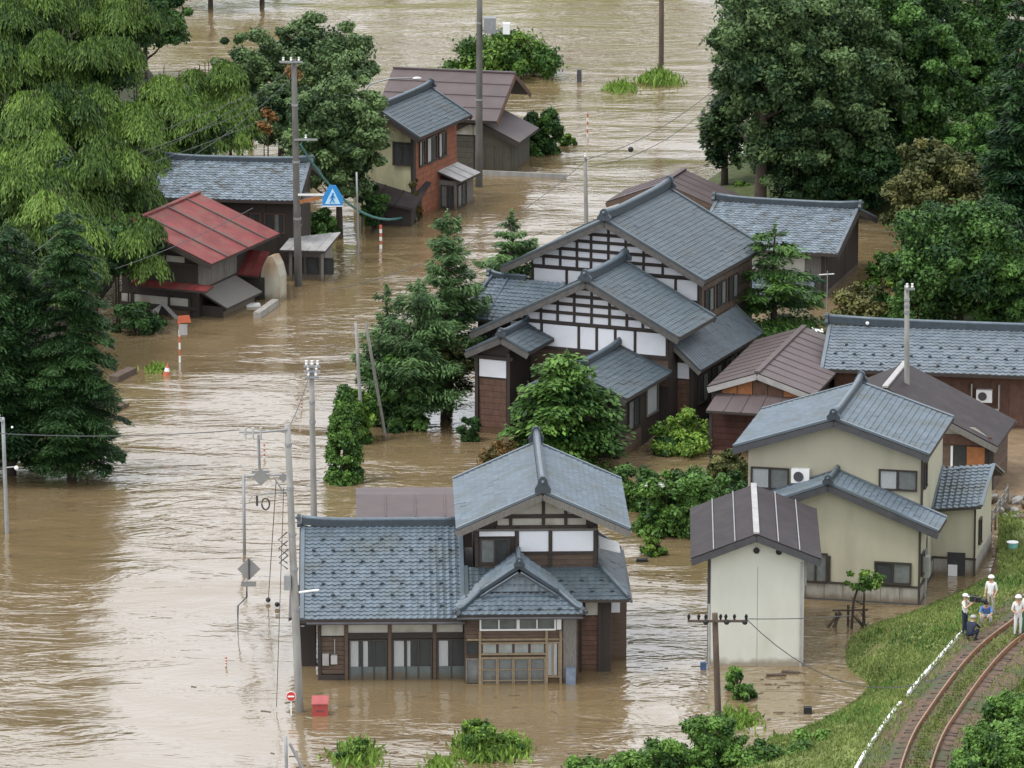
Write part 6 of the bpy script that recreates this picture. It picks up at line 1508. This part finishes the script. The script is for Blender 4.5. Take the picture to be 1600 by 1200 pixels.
# ============================================================ PEOPLE
def person(loc, rot, J, label, shirt, legs, hat=None, hatm=None, shoe=None, skin_arms=True, scale=1.0):
    """J joints in metres (x right, y back, z up); one skinned body surface, colours by bone"""
    root = empty('person', loc, rot, label, 'person'); root.scale = (scale,)*3
    names = ['pelvis', 'belly', 'chest', 'neck', 'head', 'crown', 'lsh', 'lel', 'lwr', 'rsh', 'rel', 'rwr', 'lhip', 'lkn', 'lan', 'lto', 'rhip', 'rkn', 'ran', 'rto']
    rad = dict(pelvis=.145, belly=.135, chest=.155, neck=.058, head=.088, crown=.07, lsh=.075, lel=.048, lwr=.034, rsh=.075, rel=.048, rwr=.034, lhip=.098, lkn=.066, lan=.045, lto=.04, rhip=.098, rkn=.066, ran=.045, rto=.04)
    ed = [('pelvis', 'belly'), ('belly', 'chest'), ('chest', 'neck'), ('neck', 'head'), ('head', 'crown'), ('chest', 'lsh'), ('lsh', 'lel'), ('lel', 'lwr'), ('chest', 'rsh'), ('rsh', 'rel'), ('rel', 'rwr'),
          ('pelvis', 'lhip'), ('lhip', 'lkn'), ('lkn', 'lan'), ('lan', 'lto'), ('pelvis', 'rhip'), ('rhip', 'rkn'), ('rkn', 'ran'), ('ran', 'rto')]
    me = bpy.data.meshes.new('body'); me.from_pydata([J[n] for n in names], [(names.index(a), names.index(b)) for a, b in ed], [])
    ob = bpy.data.objects.new('body', me); COL.objects.link(ob)
    md = ob.modifiers.new('s', 'SKIN'); sv = me.skin_vertices[0].data
    for i, n in enumerate(names): sv[i].radius = (rad[n], rad[n]*(.75 if n in ('pelvis', 'belly', 'chest') else 1)); sv[i].use_root = (i == 0)
    ob.modifiers.new('u', 'SUBSURF').levels = 1
    dg = bpy.context.evaluated_depsgraph_get(); m2 = bpy.data.meshes.new_from_object(ob.evaluated_get(dg)); bpy.data.objects.remove(ob)
    m2.materials.clear()
    for mm_ in (shirt, legs, skinm, shoe or blackp): m2.materials.append(mm_)
    segs = []
    for a, b in ed:
        k = 0
        if b in ('lhip', 'rhip', 'lkn', 'rkn', 'lan', 'ran'): k = 1
        if b in ('lto', 'rto'): k = 3
        if b in ('neck', 'head', 'crown'): k = 2
        if b in ('lwr', 'rwr') and skin_arms: k = 2
        segs.append((Vector(J[a]), Vector(J[b]), k))
    for p in m2.polygons:
        c = p.center; best = min(segs, key=lambda s_: (c-(s_[0]+(s_[1]-s_[0])*max(0, min(1, (c-s_[0]).dot(s_[1]-s_[0])/(s_[1]-s_[0]).length_squared)))).length)
        p.material_index = best[2]; p.use_smooth = True
    body_ = bpy.data.objects.new('body', m2); link(body_, root)
    hd = Vector(J['head']); fd = Vector(J.get('face', (0, -1, 0))).normalized(); sd_ = fd.cross(Vector((0, 0, 1))).normalized()
    MB().ball(hd+fd*.105-Vector((0, 0, .02)), .02, 6, 4, (.8, 1.2, 1.3)).build('nose', skinm, body_)
    for q in (-1, 1):
        MB().ball(hd+fd*.088+sd_*q*.035+Vector((0, 0, .02)), .012, 6, 4).build('eye', blackp, body_); MB().ball(hd+sd_*q*.095, .022, 6, 4, (.6, .6, 1.3)).build('ear', skinm, body_)
    MB().bar(hd+fd*.092-sd_*.025-Vector((0, 0, .055)), hd+fd*.092+sd_*.025-Vector((0, 0, .055)), .01, .01).build('mouth', mat('lip', (.3, .1, .08)), body_)
    for w_, e_ in (('lwr', 'lel'), ('rwr', 'rel')):
        wv = Vector(J[w_]); d = (wv-Vector(J[e_])).normalized(); sx = d.cross(Vector((0, 0, 1)));
        if sx.length < .1: sx = Vector((1, 0, 0))
        sx.normalize(); nn = sx.cross(d); g = MB(); g.bar(wv, wv+d*.09, .075, .028, nn)
        for k, L in enumerate((.062, .075, .07, .055)):
            b0 = wv+d*.085+sx*(-.028+.019*k); g.tube([b0, b0+d*L*.55-nn*.008, b0+d*L*.85-nn*.035], [.0095, .009, .007], 6)
        b0 = wv+d*.03+sx*.036; g.tube([b0, b0+d*.03+sx*.028, b0+d*.06+sx*.03-nn*.015], [.011, .01, .008], 6); g.build('hand', skinm, root, True)
    if hat:
        g = MB(); c = hd+Vector((0, 0, .055)); n = 14
        for (r_, z_) in (): pass
        g.tube([c, c+Vector((0, 0, .05)), c+Vector((0, 0, .095)), c+Vector((0, 0, .115))], [.128, .122, .085, .02], 14)
        g.tube([c-Vector((0, 0, .004)), c+Vector((0, 0, .012))], .145, 14) if hat == 'helmet' else g.bar(c+fd*.1, c+fd*.19, .14, .015)
        g.build(hat, hatm or whitep, root, True)
    else: MB().ball(hd+Vector((0, 0, .045))-fd*.02, .108, 10, 6, (1, 1, .8)).build('hair', blackp, root, True)
    return root
def stand(**k):
    J = dict(pelvis=(0, 0, .93), belly=(0, 0, 1.08), chest=(0, 0, 1.3), neck=(0, 0, 1.46), head=(0, -.01, 1.57), crown=(0, 0, 1.65), lsh=(-.18, 0, 1.38), lel=(-.25, .02, 1.1), lwr=(-.22, -.12, .9),
             rsh=(.18, 0, 1.38), rel=(.25, .02, 1.1), rwr=(.22, -.12, .9), lhip=(-.09, 0, .88), lkn=(-.11, -.02, .48), lan=(-.12, .02, .09), lto=(-.13, -.16, .04), rhip=(.09, 0, .88), rkn=(.11, -.02, .48), ran=(.12, .02, .09), rto=(.13, -.16, .04))
    J.update(k); return J
def squat(**k):
    J = dict(pelvis=(0, .12, .34), belly=(0, .05, .48), chest=(0, -.06, .66), neck=(0, -.12, .8), head=(0, -.17, .9), crown=(0, -.18, .98), lsh=(-.18, -.06, .73), lel=(-.26, -.28, .55), lwr=(-.15, -.45, .5),
             rsh=(.18, -.06, .73), rel=(.26, -.28, .55), rwr=(.15, -.45, .5), lhip=(-.1, .1, .33), lkn=(-.2, -.3, .46), lan=(-.17, -.05, .09), lto=(-.19, -.24, .04), rhip=(.1, .1, .33), rkn=(.2, -.3, .46), ran=(.17, -.05, .09), rto=(.19, -.24, .04))
    J.update(k); return J
def held_camera(pr, c, d):
    """video camera held by a person: body, lens, hood"""
    g = empty('camera', pr.matrix_world @ Vector(c), 0, 'black video camera raised by the cameraman in white cap', 'camera')
    g.location = pr.location+Matrix.Rotation(pr.rotation_euler.z, 3, 'Z') @ Vector(c); g.rotation_euler = (0, 0, pr.rotation_euler.z)
    bx('camera_body', blackp, g, -.09, .09, -.25, .2, -.09, .12); MB().tube([(0, -.25, 0), (0, -.5, 0)], [.08, .1], 12).build('lens', blackp, g); bx('top_handle', blackp, g, -.02, .02, -.15, .15, .17, .2)
    bx('side_screen', darksteel, g, -.24, -.1, -.1, -.08, -.02, .09); return g
vest = mat('cream shirt cloth', (.62, .6, .54), .8, .12, 6)
a = person(W(1507, 992, 1.95), R(60), stand(rel=(.30, -.15, 1.2), rwr=(.16, -.36, 1.42), lel=(-.28, -.15, 1.18), lwr=(-.02, -.38, 1.42), face=(0, -1, 0)), 'man in white shirt and navy trousers filming with a black camera', vest, navy, 'cap', whitecloth, scale=1.0)
held_camera(a, (.06, -.42, 1.52), None)
person(W(1517, 1002, 1.95), R(150), squat(), 'crouching person in dark navy jacket below the standing cameraman', navy, navy, 'cap', greymetal, skin_arms=False)
person(W(1541, 976, 1.98), R(-10), squat(), 'crouching person in blue jacket and white trousers beside the rail', bluecloth, whitecloth, None)
person(W(1548, 962, 1.9), R(-30), stand(), 'standing person in white shirt and white helmet farthest back on the slope', whitecloth, mat('beige cloth', (.35, .31, .26), .8), 'helmet')
person(W(1590, 994, 2.1), R(15), stand(lwr=(-.2, -.2, 1.05), rwr=(.05, -.28, 1.12), rel=(.27, -.08, 1.12)), 'person in white overalls and white helmet standing on the track', whitecloth, whitecloth, 'helmet')
person(W(1604, 990, 2.1), R(-40), stand(), 'person in green trousers half cut by the right edge of the picture', whitecloth, greencloth, 'helmet')

# ============================================================ FAR BANK beyond the top edge
nf = 340; fx = rng.uniform(-150, 260, nf); fy = 405+rng.random(nf)*45+np.abs(fx)*.05; hh = 6+7*rng.random(nf)+(fy-405)*.25
hill = []
for j, yv_ in enumerate((398, 412, 440, 480, 540)):
    hill.append([Vector((x, yv_+6*math.sin(x*.03), (-.5, 1.5, 4, 8, 14)[j]+1.5*math.sin(x*.07+j))) for x in np.linspace(-900, 900, 61)])
loft('hills', hill, MATS['grass bank'])
cs = np.stack([fx*2.2, fy, hh*.6+(fy-400)*.15], 1); rd = np.stack([4+hh*.12, 4+hh*.12, hh*.5], 1)
o = leaf_obj([clump_leaves(cs, rd, 160, 1.0, rng.random(nf)*.6)], LF['broad'], None, 'far_woodland'); o['kind'] = 'stuff'; o['label'] = 'woodland on the far river bank'
broadleaf(330, 12, -95, 150, 'dark tree on the far bank touching the top edge', 'broad', n=26, per=300, size=.25, tbias=.3)
broadleaf(410, 6, -80, 110, 'second dark tree on the far bank at the top edge', 'broad', n=20, per=300, size=.25, tbias=.3)
